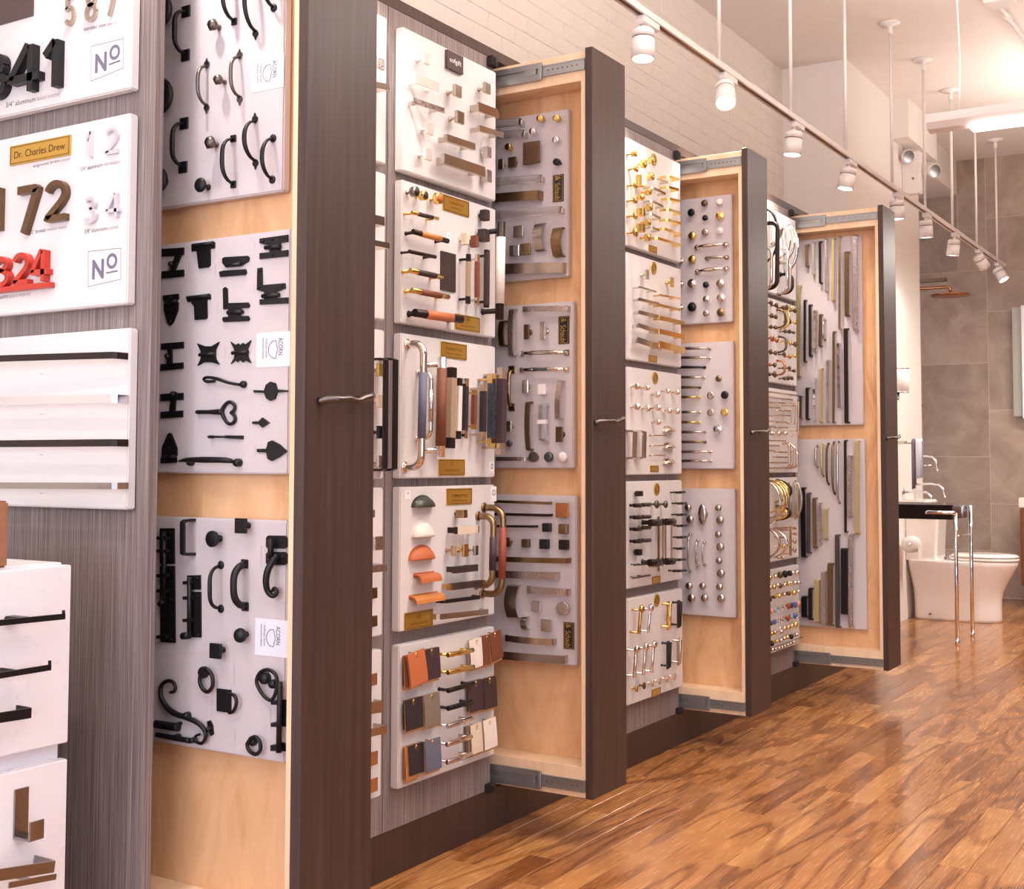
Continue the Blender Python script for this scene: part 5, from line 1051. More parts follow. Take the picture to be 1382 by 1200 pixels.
for e, m, r_, s_, d in (((146, 300, 140, 960), 'oil_bronze', .010, .06, 'large dark D pull'), ((84, 560, 80, 965), 'polished_nickel', .007, .045, 'upright ribbed nickel D pull'), ((245, 560, 243, 1005), 'chrome', .008, .05, 'upright chrome D pull at right'), ((272, 700, 270, 1010), 'satin_nickel', .008, .055, 'upright satin D pull at right'), ((297, 820, 295, 1012), 'oil_bronze', .008, .06, 'short dark D pull at right')): dpull(b, e, m, d, r_, s_)
b = D[1]
for u, v, d, m in ((110, 158, 62, 'bronze'), (172, 188, 66, 'bronze'), (250, 215, 50, 'bronze'), (290, 215, 70, 'bronze'), (338, 218, 62, 'polished_brass'), (386, 250, 66, 'bronze'), (118, 308, 60, 'bronze'), (165, 322, 60, 'bronze'), (110, 438, 54, 'bronze'), (160, 444, 54, 'bronze'), (325, 376, 62, 'bronze'), (381, 386, 56, 'polished_brass'),
               (275, 490, 50, 'pewter'), (325, 492, 54, 'bronze'), (368, 500, 44, 'pewter'), (125, 568, 90, 'copper'), (175, 590, 70, 'copper'), (283, 602, 62, 'polished_brass'), (332, 622, 62, 'polished_brass'), (390, 640, 70, 'bronze'), (105, 726, 66, 'bronze'), (160, 740, 60, 'bronze'), (262, 756, 54, 'bronze'), (325, 782, 54, 'copper'), (382, 775, 50, 'polished_brass'),
               (100, 876, 44, 'copper'), (152, 880, 60, 'bronze'), (260, 915, 44, 'pewter'), (322, 916, 54, 'bronze'), (376, 945, 48, 'bronze'), (92, 985, 50, 'bronze'), (150, 986, 82, 'bronze'), (268, 1036, 48, 'pewter'), (308, 1030, 62, 'bronze'), (350, 1032, 50, 'bronze')):
    knob(b, u, v, d, 'mush', m, {'bronze': 'ornate bronze', 'polished_brass': 'ornate brass', 'copper': 'reddish copper', 'pewter': 'small pewter'}[m] + ' knob', .036, asp=.8, parts=False)
for e, m, d in (((165, 240, 180, 448), 'bronze', 'upper bronze arched pull'), ((215, 235, 205, 462), 'polished_brass', 'beaded brass arched pull'), ((185, 552, 180, 735), 'pewter', 'middle dark arched pull'), ((165, 828, 160, 1000), 'copper', 'lower copper arched pull')): bow(b, e, m, d, .006, .040, 1, 'round', .007, 4)
b = D[2]
for i, e in enumerate(((-60, 110, 470, 182), (-60, 178, 362, 228), (-60, 250, 266, 270), (-20, 318, 212, 328), (232, 298, 450, 302), (204, 358, 340, 366), (174, 414, 336, 426), (158, 504, 296, 512), (188, 571, 302, 577), (-60, 732, 282, 740), (20, 795, 196, 800), (40, 858, 142, 862), (188, 878, 302, 882), (163, 940, 300, 945), (105, 1010, 298, 1012), (60, 1080, 282, 1080), (40, 424, 116, 428), (40, 494, 128, 498), (60, 560, 150, 564))): bar(b, e, 'rose_gold', 'thin horizontal rose bar', .0038, .026, .15)
for u, d in ((125, 56), (218, 66), (297, 62)): knob(b, u, 645, d, 'ball', 'polished_nickel', 'round silver knob', .034, asp=.8)
for e, d in (((350, 340, 348, 520), 'upright rose bar, first from left'), ((396, 250, 394, 536), 'upright rose bar, second from left'), ((420, 250, 418, 626), 'upright rose bar, third from left'), ((442, 250, 438, 706), 'upright rose bar, rightmost')): bar(b, e, 'rose_gold', d, .0032, .036, .04)
for e, s_, d in (((330, 770, 326, 1075), .034, 'innermost rose D pull'), ((362, 770, 358, 1078), .034, 'second rose D pull'), ((396, 800, 392, 1078), .034, 'third rose D pull'), ((430, 870, 425, 1070), .034, 'outermost rose D pull')): dpull(b, e, 'rose_gold', d, .0045, s_)
b = D[3]
for e, m, s_, d in (((40, 130, 40, 680), 'chrome', .07, 'bright arc at left edge'), ((62, 130, 60, 640), 'polished_brass', .08, 'brass arc in the big nest'), ((85, 125, 80, 600), 'rose_gold', .085, 'rose arc in the big nest'), ((105, 125, 100, 520), 'polished_brass', .085, 'second brass arc in the nest'), ((160, 122, 160, 392), 'polished_brass', .06, 'upper inner brass arc'), ((178, 118, 178, 388), 'oil_bronze', .07, 'upper dark outer arc'), ((165, 450, 165, 612), 'polished_brass', .055, 'lower inner brass arc'), ((182, 440, 182, 618), 'oil_bronze', .065, 'lower dark outer arc'),
                  ((30, 720, 30, 1090), 'rose_gold', .07, 'rose arc at lower left'), ((60, 715, 60, 1095), 'chrome', .095, 'big chrome arc at lower left'), ((405, 130, 403, 600), 'satin_nickel', .034, 'slim bowed bar at right edge')): bow(b, e, m, d, .0055, s_, 1.5, 'round', .006, 2)
for u, m, d in ((322, 'antique_brass', 'upright bar, first of five'), (346, 'nickel', 'upright bar, second of five'), (372, 'zinc', 'upright bar, third of five'), (396, 'satin_nickel', 'upright bar, fourth of five'), (414, 'brass', 'upright bar, last of five')): bar(b, (u, 150, u, 590), m, d, .0045, .036, .05)
bar(b, (342, 690, 338, 1060), 'brass', 'upright brass flat bar, lower right', .004, .04, .06, 'rect', w=.018, t=.006)
for e in ((165, 715, 300, 718), (160, 740, 312, 742), (190, 832, 258, 836)): bar(b, e, 'copper', 'short horizontal copper bar', .003, .026, .2)
for u, v, d, m, n_ in ((215, 950, 58, 'pearl', 'pale square knob'), (277, 948, 66, 'polished_brass', 'brass square knob'), (412, 880, 76, 'rose_gold', 'upper rose fluted knob'), (412, 990, 80, 'rose_gold', 'lower rose fluted knob'), (210, 1086, 44, 'rose_gold', 'small rose knob'), (262, 1086, 44, 'rose_gold', 'small rose knob'), (414, 720, 36, 'copper', 'tiny copper knob'), (414, 790, 36, 'copper', 'tiny copper knob')): knob(b, u, v, d, 'mush', m, n_, .034, asp=.8)
b = D[4]
G = {'b': ('polished_brass', 'brass knob'), 'n': ('polished_nickel', 'bright nickel knob'), 'k': ('black_satin', 'black knob'), 'z': ('bronze', 'bronze knob'), 'r': ('rose_gold', 'rose knob'), 'c': ('clear_glass', 'clear glass knob'), 'U': ('glass_blue', 'cobalt blue glass knob'), 'R': ('glass_red', 'red glass knob'), 'S': ('glass_sky', 'pale blue glass knob'), 'D': ('glass_dark', 'dark green glass knob'), 'O': ('glass_coral', 'coral glass knob'), 'M': ('glass_mint', 'mint glass knob')}
for s_ in ('b100,255,60 n165,240,58 z225,225,84 k282,215,88 k336,205,72 n416,196,74', 'n100,370,54 b146,364,58 n190,345,60 z222,350,66 n270,340,60 b316,325,58 n390,315,62 n432,310,58', 'k98,510,58 z150,482,40 b206,466,56 r266,450,52 z316,440,50 b378,431,62 n425,415,44',
           'O118,645,62 S160,630,66 c215,615,60 c262,600,68 R308,585,80 D346,576,80 U388,568,82 O428,560,80', 'D110,782,60 U148,768,66 c205,762,60 c258,742,62 R305,722,84 M346,704,70 U386,698,72 c428,686,72', 'b120,902,60 r155,890,54 n230,880,50 n270,842,60 b312,830,60 n350,815,52 b400,800,76', 'k125,1020,64 b175,992,50 n225,980,50 n265,957,52 b302,945,54 k350,940,60 n406,915,50', 'n122,1088,36 n160,1080,36 n196,1070,34 n232,1060,34 n265,1046,34 n300,1030,34 n330,1016,34 n365,1000,34'):
    for it in s_.split():
        u, v, d = [int(q) for q in it[1:].split(',')]; m, n_ = G[it[0]]; knob(b, u, v, d, 'ball' if it[0].islower() else 'mush', m, n_, .034, asp=.85, parts=False)
x = NB(); bxr(x, 0, .04, 5.45, 5.93, .262, .266, .001); o = obj('glass_ledge', x, 'clear_glass'); tag(o, 'thin clear glass ledge under the coloured knobs left of the farthest rack', 'shelf')
# ============ boards in the farthest rack (face y 6.009)
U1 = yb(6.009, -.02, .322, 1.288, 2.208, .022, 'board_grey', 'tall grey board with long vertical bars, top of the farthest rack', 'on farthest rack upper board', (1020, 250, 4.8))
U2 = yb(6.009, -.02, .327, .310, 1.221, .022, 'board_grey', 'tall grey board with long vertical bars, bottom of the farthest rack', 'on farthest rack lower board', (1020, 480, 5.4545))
def V(b, rows):
    for u0, v0, u1, v1, m, w_, n_ in rows:
        if 'arched' in n_: bow(b, (u0, v0, u1, v1), m, n_, .006, .034, 1, 'round', .007, 5)
        else: strap(b, (u0, v0, u1, v1), m, n_, w_, .008, .028)
V(U1, [(330, 385, 330, 522, 'antique_brass', .013, 'shortest antique brass bar'), (372, 370, 372, 576, 'nickel', .011, 'nickel bar, second from left above'), (415, 365, 417, 632, 'oil_bronze', .011, 'black bar, upper group'), (453, 350, 455, 688, 'hammered_silver', .011, 'hammered silver bar, upper group'), (500, 345, 498, 748, 'pale_brass', .013, 'brass bar, upper group'), (543, 335, 543, 932, 'rose_gold', .011, 'long slim rose bar'), (589, 432, 590, 845, 'antique_brass', .021, 'broad antique brass bar'), (643, 325, 646, 940, 'hammered_silver', .022, 'broad long silver bar at right'),
       (280, 650, 276, 1240, 'pale_brass', .014, 'long yellow bar at the left edge'), (317, 745, 316, 1142, 'black_satin', .010, 'slim black bar, left group'), (350, 775, 352, 1106, 'oil_bronze', .012, 'dark bronze bar, left group'), (382, 810, 381, 1078, 'nickel', .013, 'nickel bar, left group'), (418, 838, 415, 1042, 'bronze', .013, 'bronze bar, left group'), (448, 872, 448, 1002, 'nickel', .01, 'short nickel arched pull'),
       (505, 948, 503, 1538, 'antique_brass', .011, 'slim antique bar, lower right group'), (534, 1025, 541, 1436, 'chrome', .013, 'chrome bar, lower right group'), (583, 930, 588, 1538, 'oil_bronze', .019, 'broad black bar, lower right group')])
U1.ox, U1.oy, U1.k = 1020, 480, 5.4545
V(U1, [(331, 300, 330, 462, 'nickel', .012, 'short nickel bar, bottom group'), (378, 238, 378, 468, 'oil_bronze', .014, 'short black bar, bottom group'), (430, 165, 430, 475, 'chrome', .012, 'chrome bar, bottom group'), (479, 98, 479, 490, 'pale_brass', .012, 'brass bar, bottom group'), (530, 35, 528, 490, 'nickel', .012, 'long nickel bar, bottom group')])
V(U2, [(455, 665, 455, 820, 'nickel', .01, 'shortest nickel arched pull'), (494, 655, 498, 885, 'pale_brass', .01, 'brass arched pull'), (534, 650, 536, 945, 'bronze', .01, 'bronze arched pull'), (576, 640, 580, 1015, 'antique_brass', .01, 'antique brass arched pull'), (613, 632, 616, 1085, 'nickel', .01, 'long nickel arched pull'), (658, 625, 661, 1300, 'oil_bronze', .011, 'long slim black bar'), (693, 740, 691, 1186, 'hammered_silver', .017, 'hammered silver bar at upper right'), (744, 630, 744, 1310, 'pale_brass', .020, 'broad yellow bar at upper right')])
U2.ox, U2.oy, U2.k = 1020, 680, 4.286
V(U2, [(271, -91, 277, 308, 'black_satin', .022, 'broad black bar at the left edge'), (304, -60, 305, 284, 'pewter', .017, 'pewter bar, left group'), (338, -32, 341, 254, 'antique_brass', .017, 'antique brass bar, left group'), (370, -2, 370, 228, 'hammered_silver', .013, 'hammered silver bar, left group'), (404, 30, 404, 202, 'pale_brass', .017, 'short brass bar, left group'),
       (279, 540, 281, 656, 'black_satin', .026, 'short broad black bar, bottom row'), (315, 492, 315, 670, 'oil_bronze', .017, 'dark bronze bar, bottom row'), (352, 445, 352, 686, 'pale_brass', .025, 'broad brass bar, bottom row'), (391, 398, 392, 700, 'hammered_silver', .022, 'hammered bar, bottom row'), (430, 348, 430, 705, 'antique_brass', .025, 'broad antique bar, bottom row'), (471, 182, 474, 715, 'pewter', .021, 'tall pewter bar, bottom row'), (512, 262, 513, 637, 'black_satin', .032, 'broadest black bar, bottom row'), (551, 180, 551, 718, 'hammered_silver', .022, 'tall hammered bar at right')])
finish_labels()
# ================================================================== TRACK LIGHTING
XT, ZTR = .135, 2.705
t = thing('light_track', 'long white ceiling-hung light track over the cabinet run', 'light track')
b = NB(); bxr(b, XT-.018, XT-.009, -1.0, 10.62, ZTR-.012, ZTR+.012); bxr(b, XT+.009, XT+.018, -1.0, 10.62, ZTR-.012, ZTR+.012); bxr(b, XT-.009, XT+.009, -1.0, 10.62, ZTR+.004, ZTR+.012); obj('channel', b, 'fixture_white', t)
b = NB(); bxr(b, XT-.006, XT+.006, -.98, 10.60, ZTR-.010, ZTR-.004); obj('conductor_slot', b, 'fixture_dark', t)
b = NB(); bxr(b, XT-.02, XT+.02, 10.60, 10.64, ZTR-.016, ZTR+.014, .003); obj('end_cap', b, 'fixture_white', t)
for y in (.45, 1.3, 2.15, 3.0, 3.85, 4.69, 5.55, 6.40, 7.30, 8.08, 8.84, 9.63, 10.40):
    b = NB(); tube(b, [(XT, y, ZTR+.012), (XT, y, ZC-.02)], .0085, 8); obj('rod', b, 'fixture_white', t)
    b = NB(); lathe(b, [(.016, .07), (.012, .03), (.012, .022), (.058, .014), (.062, 0), (0, 0)], (XT, y, ZC), 20, (0, 0, -1)); obj('canopy', b, 'fixture_white', t)
def head(y, d, label, power, zc=2.645, aim=None):
    h = thing('track_spotlight', label, 'spotlight', (XT, y, ZTR-.012), 0, 'spotlights along the white track')
    d = Vector(d).normalized()
    b = NB(); bxr(b, -.017, .017, -.06, .07, -.030, 0, .004); obj('adapter', b, 'fixture_white', h)
    b = NB(); tube(b, [(0, -.035, -.03), (0, -.035, -.062)], .009, 8); tube(b, [(-.012, -.035, -.062), (.0, -.035, -.062), (0, -.035, -.062)], .006, 6); obj('yoke', b, 'fixture_white', h)
    p = Vector((0, -.035, -.055))
    b = NB(); lathe(b, [(0, -.008), (.034, -.006), (.040, 0), (.041, .026)], p, 24, d); lathe(b, [(.041, .030), (.043, .104), (.038, .104), (.037, .030)], p, 24, d); obj('housing', b, 'fixture_white', h)
    b = NB(); lathe(b, [(.0395, .024), (.0395, .032)], p, 20, d); obj('vent_ring', b, 'fixture_dark', h)
    b = NB(); lathe(b, [(0, .094), (.037, .094), (.038, .101), (0, .103)], p, 20, d); obj('lamp', b, 'lamp_glow' if power else 'fixture_white', h)
    if power:
        l = bpy.data.lights.new('track_spot', 'SPOT'); l.energy = power; l.spot_size = math.radians(100); l.spot_blend = .7; l.shadow_soft_size = .03; l.color = (1.0, .90, .80)
        o = bpy.data.objects.new('track_spot', l); COL.objects.link(o); o.location = Vector((XT, y, ZTR-.012)) + p + d*.115
        a = Vector(aim or d); o.rotation_euler = a.to_track_quat('-Z', 'Y').to_euler()
SP = 26
for i, (y, d, lab) in enumerate(((.85, (-.10, .1, -1), 'white track spotlight above the shop front, outside the picture'), (1.65, (-.10, 0, -1), 'white track spotlight over the end panel, outside the picture'), (2.50, (-.10, 0, -1), 'white track spotlight over the nearest wide boards, outside the picture'),
        (4.02, (.03, -.1, -1), 'white track spotlight nearest to the camera in view, above second rack'), (4.78, (.30, -.62, -1), 'white track spotlight, second in view, with starry glare'), (5.63, (-.10, -.05, -1), 'white track spotlight, third in view, over the third rack'),
        (6.48, (-.16, -.10, -1), 'white track spotlight, fourth in view, left of the long rod'), (7.42, (.02, .05, -1), 'white track spotlight just above the farthest rack'))):
    head(y, d, lab, SP, aim=(-.02, .05, -1))
for y, d, lab, p_ in ((8.12, (0, .12, -1), 'white track spotlight by the white wall edge, lamp face hidden', 14), (8.92, (-.14, .08, -1), 'white track spotlight, third from the track end', 8), (9.70, (.40, .55, -.8), 'white track spotlight tilted away, second from the track end', 8), (10.42, (.45, -.1, -.75), 'white lit track spotlight at the far end of the track', 20)):
    head(y, d, lab, p_, aim=(-.5, .1, -1) if y < 9 else None)
# pendants
def pendant(x, y, L, label, cord=True):
    t = thing('linear_pendant', label, 'pendant lamp', (x, y, 2.70), 0)
    sec = [(-.075, .03), (-.072, -.008), (-.045, -.035), (0, -.045), (.045, -.035), (.072, -.008), (.075, .03), (.02, .042), (-.02, .042)]
    b = NB(); A = [b.verts.new((0, u, v)) for u, v in sec]; Bv = [b.verts.new((L, u, v)) for u, v in sec]; b.faces.new(A); b.faces.new(Bv[::-1])
    for i in range(9): b.faces.new((A[i], Bv[i], Bv[(i+1) % 9], A[(i+1) % 9]))
    obj('housing', b, 'fixture_white', t)
    b = NB(); bxr(b, .19, L-.19, -.05, .02, -.062, -.036, .006); obj('tube_diffuser', b, 'tube_glow', t)
    for xx in (.135, L-.135):
        b = NB(); tube(b, [(xx, 0, .04), (xx+.006, 0, .3), (xx-.004, 0, .6), (xx, 0, ZC-2.70)], .0035, 6); obj('cord', b, 'fixture_white', t)
pendant(.655, 6.0, 1.65, 'white linear pendant lamp hanging right of the light track')
pendant(1.6, 3.2, 1.65, 'added white linear pendant lamp over the aisle, outside the picture')  # this pendant and the next are added, unseen, to carry fill lamps
pendant(1.5, .2, 1.65, 'added white linear pendant lamp near the shop window, outside the picture')
pendant(.75, 8.8, 1.5, 'added white linear pendant lamp over the washroom display, hidden behind nearer one')  # added lamp to brighten the washroom
t = thing('ceiling_conduit', 'white ceiling junction box with slanting pipe at upper right', 'conduit')
b = NB(); bxr(b, .70, .86, 7.05, 7.20, ZC-.07, ZC-.001, .006); obj('junction_box', b, 'fixture_white', t)
b = NB(); tube(b, [(.80, 7.12, ZC-.035), (2.4, 7.30, ZC-.035)], .014, 8); tube(b, [(.74, 7.12, ZC-.04), (.66, 6.7, ZC-.02)], .014, 8); obj('upper_pipe', b, 'fixture_white', t)
b = NB(); tube(b, [(.76, 7.18, ZC-.05), (.77, 7.36, ZC-.06), (.81, 8.9, ZC-.06)], .013, 8); obj('slanting_pipe', b, 'fixture_white', t)
b = NB(); tube(b, [(.768, 7.36, ZC-.06), (.77, 7.44, ZC-.06)], .020, 10); obj('coupling', b, 'fixture_white', t)
t = thing('emergency_light', 'white emergency light with two round heads under the soffit', 'lamp')
b = NB(); bxr(b, -.28, -.15, 9.14, 9.22, 3.05, 3.36, .006); obj('box', b, 'fixture_white', t)
for c in ((-.215, 9.08, 3.31), (-.06, 9.20, 3.21)):
    b = NB(); lathe(b, [(.02, -.06), (.035, -.05), (.052, 0), (.048, .004), (.046, 0), (0, -.006)], c, 18, (.75, -.6, -.2)); hh = obj('lamp_head', b, 'fixture_white', t)
    b = NB(); lathe(b, [(.045, .0005), (.048, .003), (.043, .004), (0, .001)], c, 18, (.75, -.6, -.2)); obj('lens', b, 'steel', hh)
b = NB(); tube(b, [(-.15, 9.2, 3.2), (-.10, 9.21, 3.21)], .01, 6); obj('arm', b, 'fixture_white', t)
b = NB(); lathe(b, [(.008, 0), (.008, .003), (0, .003)], (-.2, 9.14, 3.16), 8); obj('test_button', b, 'fixture_dark', t)
# ================================================================== REAR WASHROOM DISPLAY
t = thing('toilet', 'white one-piece toilet against the white wall behind the console', 'toilet', (0, 0, 0))
b = NB(); CYt = 9.27; rings = []
def section(xb_, xf, hw, z, n=18):
    out = []; xc = xf-hw*1.25
    for i in range(n+1):
        a = -PI/2+PI*i/n; out.append((xc+hw*1.25*math.cos(a), CYt+hw*math.sin(a), z))
    out += [(xb_+.03, CYt+hw*.98, z), (xb_, CYt+hw*.8, z), (xb_, CYt-hw*.8, z), (xb_+.03, CYt-hw*.98, z)]
    return out
def loft(b, secs, smooth=True):
    V_ = [[b.verts.new(p) for p in s_] for s_ in secs]; n = len(V_[0])
    for A, B_ in zip(V_, V_[1:]):
        for i in range(n): b.faces.new((A[i], A[(i+1) % n], B_[(i+1) % n], B_[i])).smooth = smooth
    b.faces.new(V_[0]); b.faces.new(V_[-1])
loft(b, [section(*s_) for s_ in ((-.235, .330, .120, .001), (-.237, .335, .122, .02), (-.238, .333, .122, .10), (-.24, .336, .126, .16), (-.243, .350, .135, .22), (-.252, .380, .150, .28), (-.262, .415, .166, .34), (-.270, .440, .176, .39), (-.272, .448, .180, .415), (-.268, .444, .176, .425))])
obj('bowl', b, 'porcelain', t)
b = NB(); loft(b, [section(-.268, xf, .165, z) if 0 else [(x, y, z) for x, y in ((xf, CYt-.155), (xf+.012, CYt-.12), (xf+.012, CYt+.12), (xf, CYt+.155), (-.272, CYt+.165), (-.276, CYt-.165))] for z, xf in ((.42, -.075), (.45, -.085), (.60, -.078), (.76, -.066))], False); obj('tank', b, 'porcelain', t)
b = NB(); bxr(b, -.278, -.052, CYt-.172, CYt+.172, .76, .79, .01); obj('tank_lid', b, 'porcelain', t)
def lidsec(z, g=0): return [(.222+(.232-g)*math.cos(a*PI/14)*(1 if math.cos(a*PI/14) > 0 else .98), CYt+(.182-g)*math.sin(a*PI/14), z+.0*a) for a in range(28)]
b = NB(); loft(b, [lidsec(.427, .006), lidsec(.430), lidsec(.444), lidsec(.446, .006)]); obj('seat', b, 'porcelain', t)
b = NB(); loft(b, [lidsec(.449, .008), lidsec(.452, .002), lidsec(.462, .002), lidsec(.472, .02), lidsec(.476, .08)]); obj('lid', b, 'porcelain', t)
b = NB(); tube(b, [(-.02, CYt-.10, .44), (-.02, CYt-.06, .44)], .012, 8); obj('hinge', b, 'chrome', t)
b = NB(); tube(b, [(-.02, CYt+.06, .44), (-.02, CYt+.10, .44)], .012, 8); obj('hinge', b, 'chrome', t)
for x_, z_, r_, m_ in ((-.205, .30, .018, 'steel'), (-.125, .045, .006, 'fixture_dark')):
    b = NB(); lathe(b, [(r_, -.02), (r_, .012), (r_*.7, .014), (0, .0145)], (x_, CYt-.135, z_), 14); obj('side_cap', b, m_, t)
# console washstand
t = thing('console_washstand', 'black console washstand on slim chrome legs before the toilet', 'washstand')
b = NB(); bxr(b, -.279, .288, 8.00, 8.42, .758, .836, .004); obj('apron', b, 'black_counter', t)
b = NB(); bxr(b, -.279, .296, 7.99, 8.43, .836, .848, .003); obj('countertop', b, 'black_counter', t)
b = NB(); bxr(b, -.279, .12, 8.06, 8.38, .848, .874, .012); obj('basin', b, 'porcelain', t)
for y in (7.985, 8.415):
    b = NB(); tube(b, [(.31, y, .0), (.31, y, .03)], .0145, 12); tube(b, [(.31, y, .0), (.31, y, .80 if y < 8.1 else .835)], .0125, 12); obj('leg', b, 'chrome', t)
b = NB(); tube(b, [(.135, 7.975, .80), (.15, 7.972, .803), (.30, 7.972, .803), (.31, 7.985, .795)], .0125, 10); obj('towel_rail', b, 'chrome', t)
b = NB(); tube(b, [(.14, 7.972, .803), (.14, 8.0, .803)], .008, 8); obj('rail_post', b, 'chrome', t)
b = NB(); tube(b, [(.31, 7.985, .655), (.31, 8.415, .655)], .0055, 8); obj('crossbar', b, 'chrome', t)
for y in (8.40,):
    b = NB(); bxr(b, .290, .308, y-.012, y+.006, .795, .82, .003); obj('bracket', b, 'steel', t)
b = NB(); tube(b, [(.30, 8.03, .80), (.288, 8.03, .80)], .010, 8); obj('bracket', b, 'steel', t)
# wall things near the corner
t = thing('wall_sconce', 'white wall lamp with cylindrical shade and chrome rims', 'lamp')
b = NB(); lathe(b, [(.072, 0), (.072, .16), (.070, .16), (.070, 0)], (-.185, 8.6, 1.745), 20, (0, 0, -1)); obj('shade', b, 'paper_white', t)
for z in (1.748, 1.588): b = NB(); lathe(b, [(.074, 0), (.074, .006), (.068, .006), (.068, 0)], (-.185, 8.6, z), 20, (0, 0, -1)); obj('rim', b, 'chrome', t)
b = NB(); tube(b, [(-.185, 8.6, 1.60), (-.185, 8.6, 1.54), (-.27, 8.6, 1.54)], .009, 8); obj('arm', b, 'chrome', t)
b = NB(); bxr(b, -.28, -.268, 8.56, 8.64, 1.50, 1.60, .003); obj('wall_plate', b, 'chrome', t)
t = thing('towel_bar', 'short nickel towel bar standing out from the white wall', 'towel bar')
b = NB(); tube(b, [(-.28, 8.6, 1.243), (-.03, 8.6, 1.248)], .011, 10); obj('bar', b, 'nickel', t)
b = NB(); lathe(b, [(.028, 0), (.028, .006), (.014, .012), (0, .012)], (-.28, 8.6, 1.243), 14, (1, 0, 0)); obj('rosette', b, 'rose_gold', t)
def towel(x0, x1, z0, mat, label):
    b = NB(); R_ = []
    for i in range(9):
        f = i/8; x = x0+(x1-x0)*f; w_ = .004*math.sin(f*9)
        R_.append([b.verts.new(p) for p in ((x, 8.584+w_, z0+.01*f), (x, 8.584+w_*.3, 1.25), (x, 8.600, 1.264), (x, 8.616, 1.25), (x, 8.616-w_, z0+.03))])
    for A, B_ in zip(R_, R_[1:]):
        for j in range(4): b.faces.new((A[j], A[j+1], B_[j+1], B_[j])).smooth = True
    o = obj('hand_towel', b, mat); md = o.modifiers.new('solid', 'SOLIDIFY'); md.thickness = .007; md.offset = 1; tag(o, label, 'towel')
towel(-.100, -.076, .93, 'towel_slate', 'narrow slate purple towel, left on the short bar')
towel(-.072, -.030, 1.00, 'towel_grey', 'pale grey towel, right on the short bar')
def spout(y, z, L, drop, label):
    t = thing('spout', label, 'faucet')
    b = NB(); tube(b, [(-.28, y, z), (-.28+L*.55, y, z+.008), (-.28+L*.8, y, z), (-.28+L*.95, y, z-drop*.35), (-.28+L, y, z-drop)], .0085, 10); obj('curved_spout', b, 'chrome', t)
    b = NB(); lathe(b, [(.03, 0), (.03, .005), (.015, .012), (0, .012)], (-.28, y, z), 16, (1, 0, 0)); obj('rosette', b, 'chrome', t)
spout(9.35, 1.15, .175, .10, 'upper chrome wall spout beside the white wall edge'); spout(9.35, .95, .225, .09, 'lower chrome wall spout beside the white wall edge')
spout(9.05, .90, .21, .09, 'shortest chrome wall spout just above the washstand')
b = NB(); tube(b, [(-.28, 9.35, 1.09), (-.15, 9.35, 1.09)], .005, 6); tag(obj('spray_holder', b, 'chrome'), 'thin chrome rod under the upper wall spout', 'rod')
t = thing('toilet_roll', 'white toilet paper roll on the white wall behind the washstand', 'toilet roll')
b = NB(); lathe(b, [(.02, 0), (.058, 0), (.058, .10), (.02, .10)], (-.20, 8.90, .54), 24, (0, 1, 0)); obj('paper', b, 'paper_white', t)
b = NB(); bxr(b, -.1435, -.1425, 8.90, 9.0, .44, .54); obj('hanging_sheet', b, 'paper_white', t)
b = NB(); tube(b, [(-.20, 8.87, .54), (-.20, 9.02, .54)], .012, 8); tube(b, [(-.28, 9.02, .54), (-.20, 9.02, .54)], .009, 8); obj('holder', b, 'chrome', t)
# shower
t = thing('rain_shower', 'copper rain shower head on a horizontal arm', 'shower')
b = NB(); tube(b, [(-1.2, 10.3, 2.515), (-.22, 10.3, 2.515), (-.208, 10.3, 2.505), (-.205, 10.3, 2.46)], .012, 10); obj('arm', b, 'copper', t)
b = NB(); lathe(b, [(0, 0), (.03, .002), (.05, .012), (.148, .016), (.152, .022), (.148, .028), (0, .028)], (-.205, 10.3, 2.468), 28, (0, 0, -1)); obj('shower_head', b, 'copper', t)
b = NB(); bxr(b, -1.2, -.235, 10.28, 10.33, 2.562, 2.59, .003); tag(obj('shower_bar', b, 'bronze'), 'dark square shower arm above the copper one', 'shower arm')
b = NB(); lathe(b, [(.010, 0), (.012, .02), (0, .03)], (-.60, 10.95, 1.60), 8); 
tag(obj('robe_hook', b, 'fixture_dark'), 'small dark hook on the tiled wall by the white edge', 'hook')
t = thing('mirror_cabinet', 'white mirror cabinet with pale green glass edge, right picture border', 'mirror cabinet')
b = NB(); bxr(b, .155, .235, 10.86, 10.948, 1.49, 2.385, .003); obj('glass_side', b, 'glass_green', t)
b = NB(); bxr(b, .235, 1.0, 10.80, 10.948, 1.47, 2.39, .003); obj('body', b, 'white_lacquer', t)
b = NB(); bxr(b, .27, .98, 10.79, 10.80, 1.78, 2.36, .001); obj('mirror', b, 'chrome', t)
b = NB(); bxr(b, .275, .45, 10.72, 10.80, 1.70, 1.73, .004); obj('shelf', b, 'steel', t)
t = thing('vanity', 'brown wooden vanity with white top and chrome legs, right picture border', 'vanity')
b = NB(); bxr(b, .285, 1.3, 10.30, 10.78, .17, .765, .004); obj('body', b, 'vanity_wood', t)
b = NB(); bxr(b, .278, 1.31, 10.29, 10.80, .765, .845, .006); obj('top', b, 'porcelain', t)
b = NB(); bxr(b, .30, .79, 10.288, 10.30, .19, .75, .002); obj('door', b, 'vanity_wood', t)
b = NB(); bxr(b, .80, 1.285, 10.288, 10.30, .19, .75, .002); obj('door', b, 'vanity_wood', t)
for x, y in ((.31, 10.33), (1.27, 10.33), (.31, 10.75), (1.27, 10.75)):
    b = NB(); tube(b, [(x, y, 0), (x, y, .17)], .014, 10); obj('leg', b, 'chrome', t)
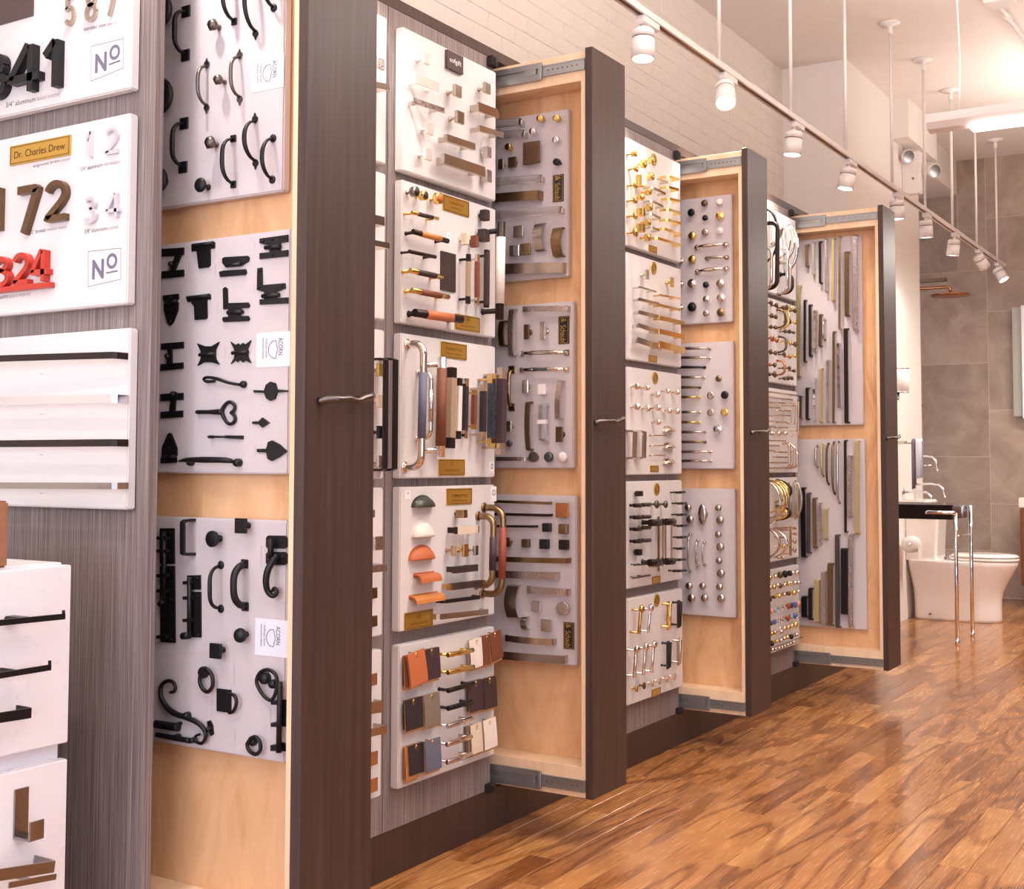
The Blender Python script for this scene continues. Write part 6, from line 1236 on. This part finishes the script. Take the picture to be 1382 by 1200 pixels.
# ================================================================== WHITE CABINET AT THE NEAR LEFT
t = thing('white_cabinet', 'white lacquered display cabinet with dark towel holders, lower left corner', 'cabinet')
box_obj('body', 'white_lacquer', t, -.60, .055, .85, 1.598, .04, .909, .002)
box_obj('front_panel', 'white_lacquer', t, .058, .080, .85, 1.600, .572, .905, .002)
box_obj('front_panel', 'white_lacquer', t, .058, .080, .85, 1.600, .06, .541, .002)
box_obj('plinth', 'dark_edge', t, -.58, .03, .87, 1.58, 0, .04)
class Face:
    """the aisle side of the white cabinet, used like a board"""
    def __init__(s): s.ax, s.face, s.ph, s.sg, s.rz, s.ox, s.oy, s.k, s.items = 0, .080, 'on the white cabinet', 1, PI/2, 0, 800, 3, []; BOARDS.append(s)
    P, L, base, mpp, add = Board.P, Board.L, Board.base, Board.mpp, Board.add
W = Face()
T = bar(W, (-60, 128, 262, 96), 'black_satin', 'upper black paper holder bar with upturned tip', .004, .05, .22, 'rect', w=.0105, t=.004, nposts=1)
q = W.L(W.P(257, 84, .05), T.location); x = NB(); bx(x, (q.x, q.y, q.z), (.005, .004, .012), .0006); obj('upturned_tip', x, 'black_satin', T)
x = NB(); q = W.L(W.P(35, 90, .0), T.location); bx(x, (q.x, -.024, q.z-.006), (.022, .046, .010), .002); obj('mount', x, 'black_satin', T)
T = bar(W, (-60, 345, 205, 302), 'black_satin', 'lower black paper holder bar with upturned tip', .004, .05, .1, 'rect', w=.0105, t=.004, nposts=1)
q = W.L(W.P(201, 288, .05), T.location); x = NB(); bx(x, (q.x, q.y, q.z), (.005, .004, .012), .0006); obj('upturned_tip', x, 'black_satin', T)
strap(W, (-90, 520, 132, 486), 'black_satin', 'black squared towel ring', .018, .003, .045)
strap(W, (-110, 1160, 226, 1108), 'steel', 'satin steel squared basket rail', .020, .003, .06)
T = bar(W, (35, 1185, 226, 1150), 'steel', 'thin satin steel bar under the basket rail', .003, .065, .9, 'rect', w=.010, t=.003, nposts=1)
C_ = W.P(88, 890, .004); T = root(W, 'robe_hook', 'hook', C_, 'satin steel J-shaped robe hook')
O = W.base(C_); a = W.L(W.P(90, 790), O); c = W.L(W.P(90, 985), O); zz = abs(a.z-c.z)
x = NB(); bx(x, (0, -.002, 0), (.030, .004, zz), .0006); obj('backplate', x, 'steel', T)
x = NB(); bx(x, (0, -.024, -zz/2+.002), (.030, .044, .004), .0006); obj('arm', x, 'steel', T)
x = NB(); bx(x, (0, -.046, -zz/2+.018), (.030, .004, .034), .0006); obj('tab', x, 'steel', T)
finish_labels()
b = NB(); bxr(b, -.25, .080, 1.27, 1.46, .9095, 1.03, .004); t = obj('cardboard_box', b, 'cardboard'); tag(t, 'brown cardboard box on the white cabinet, left picture border', 'box')
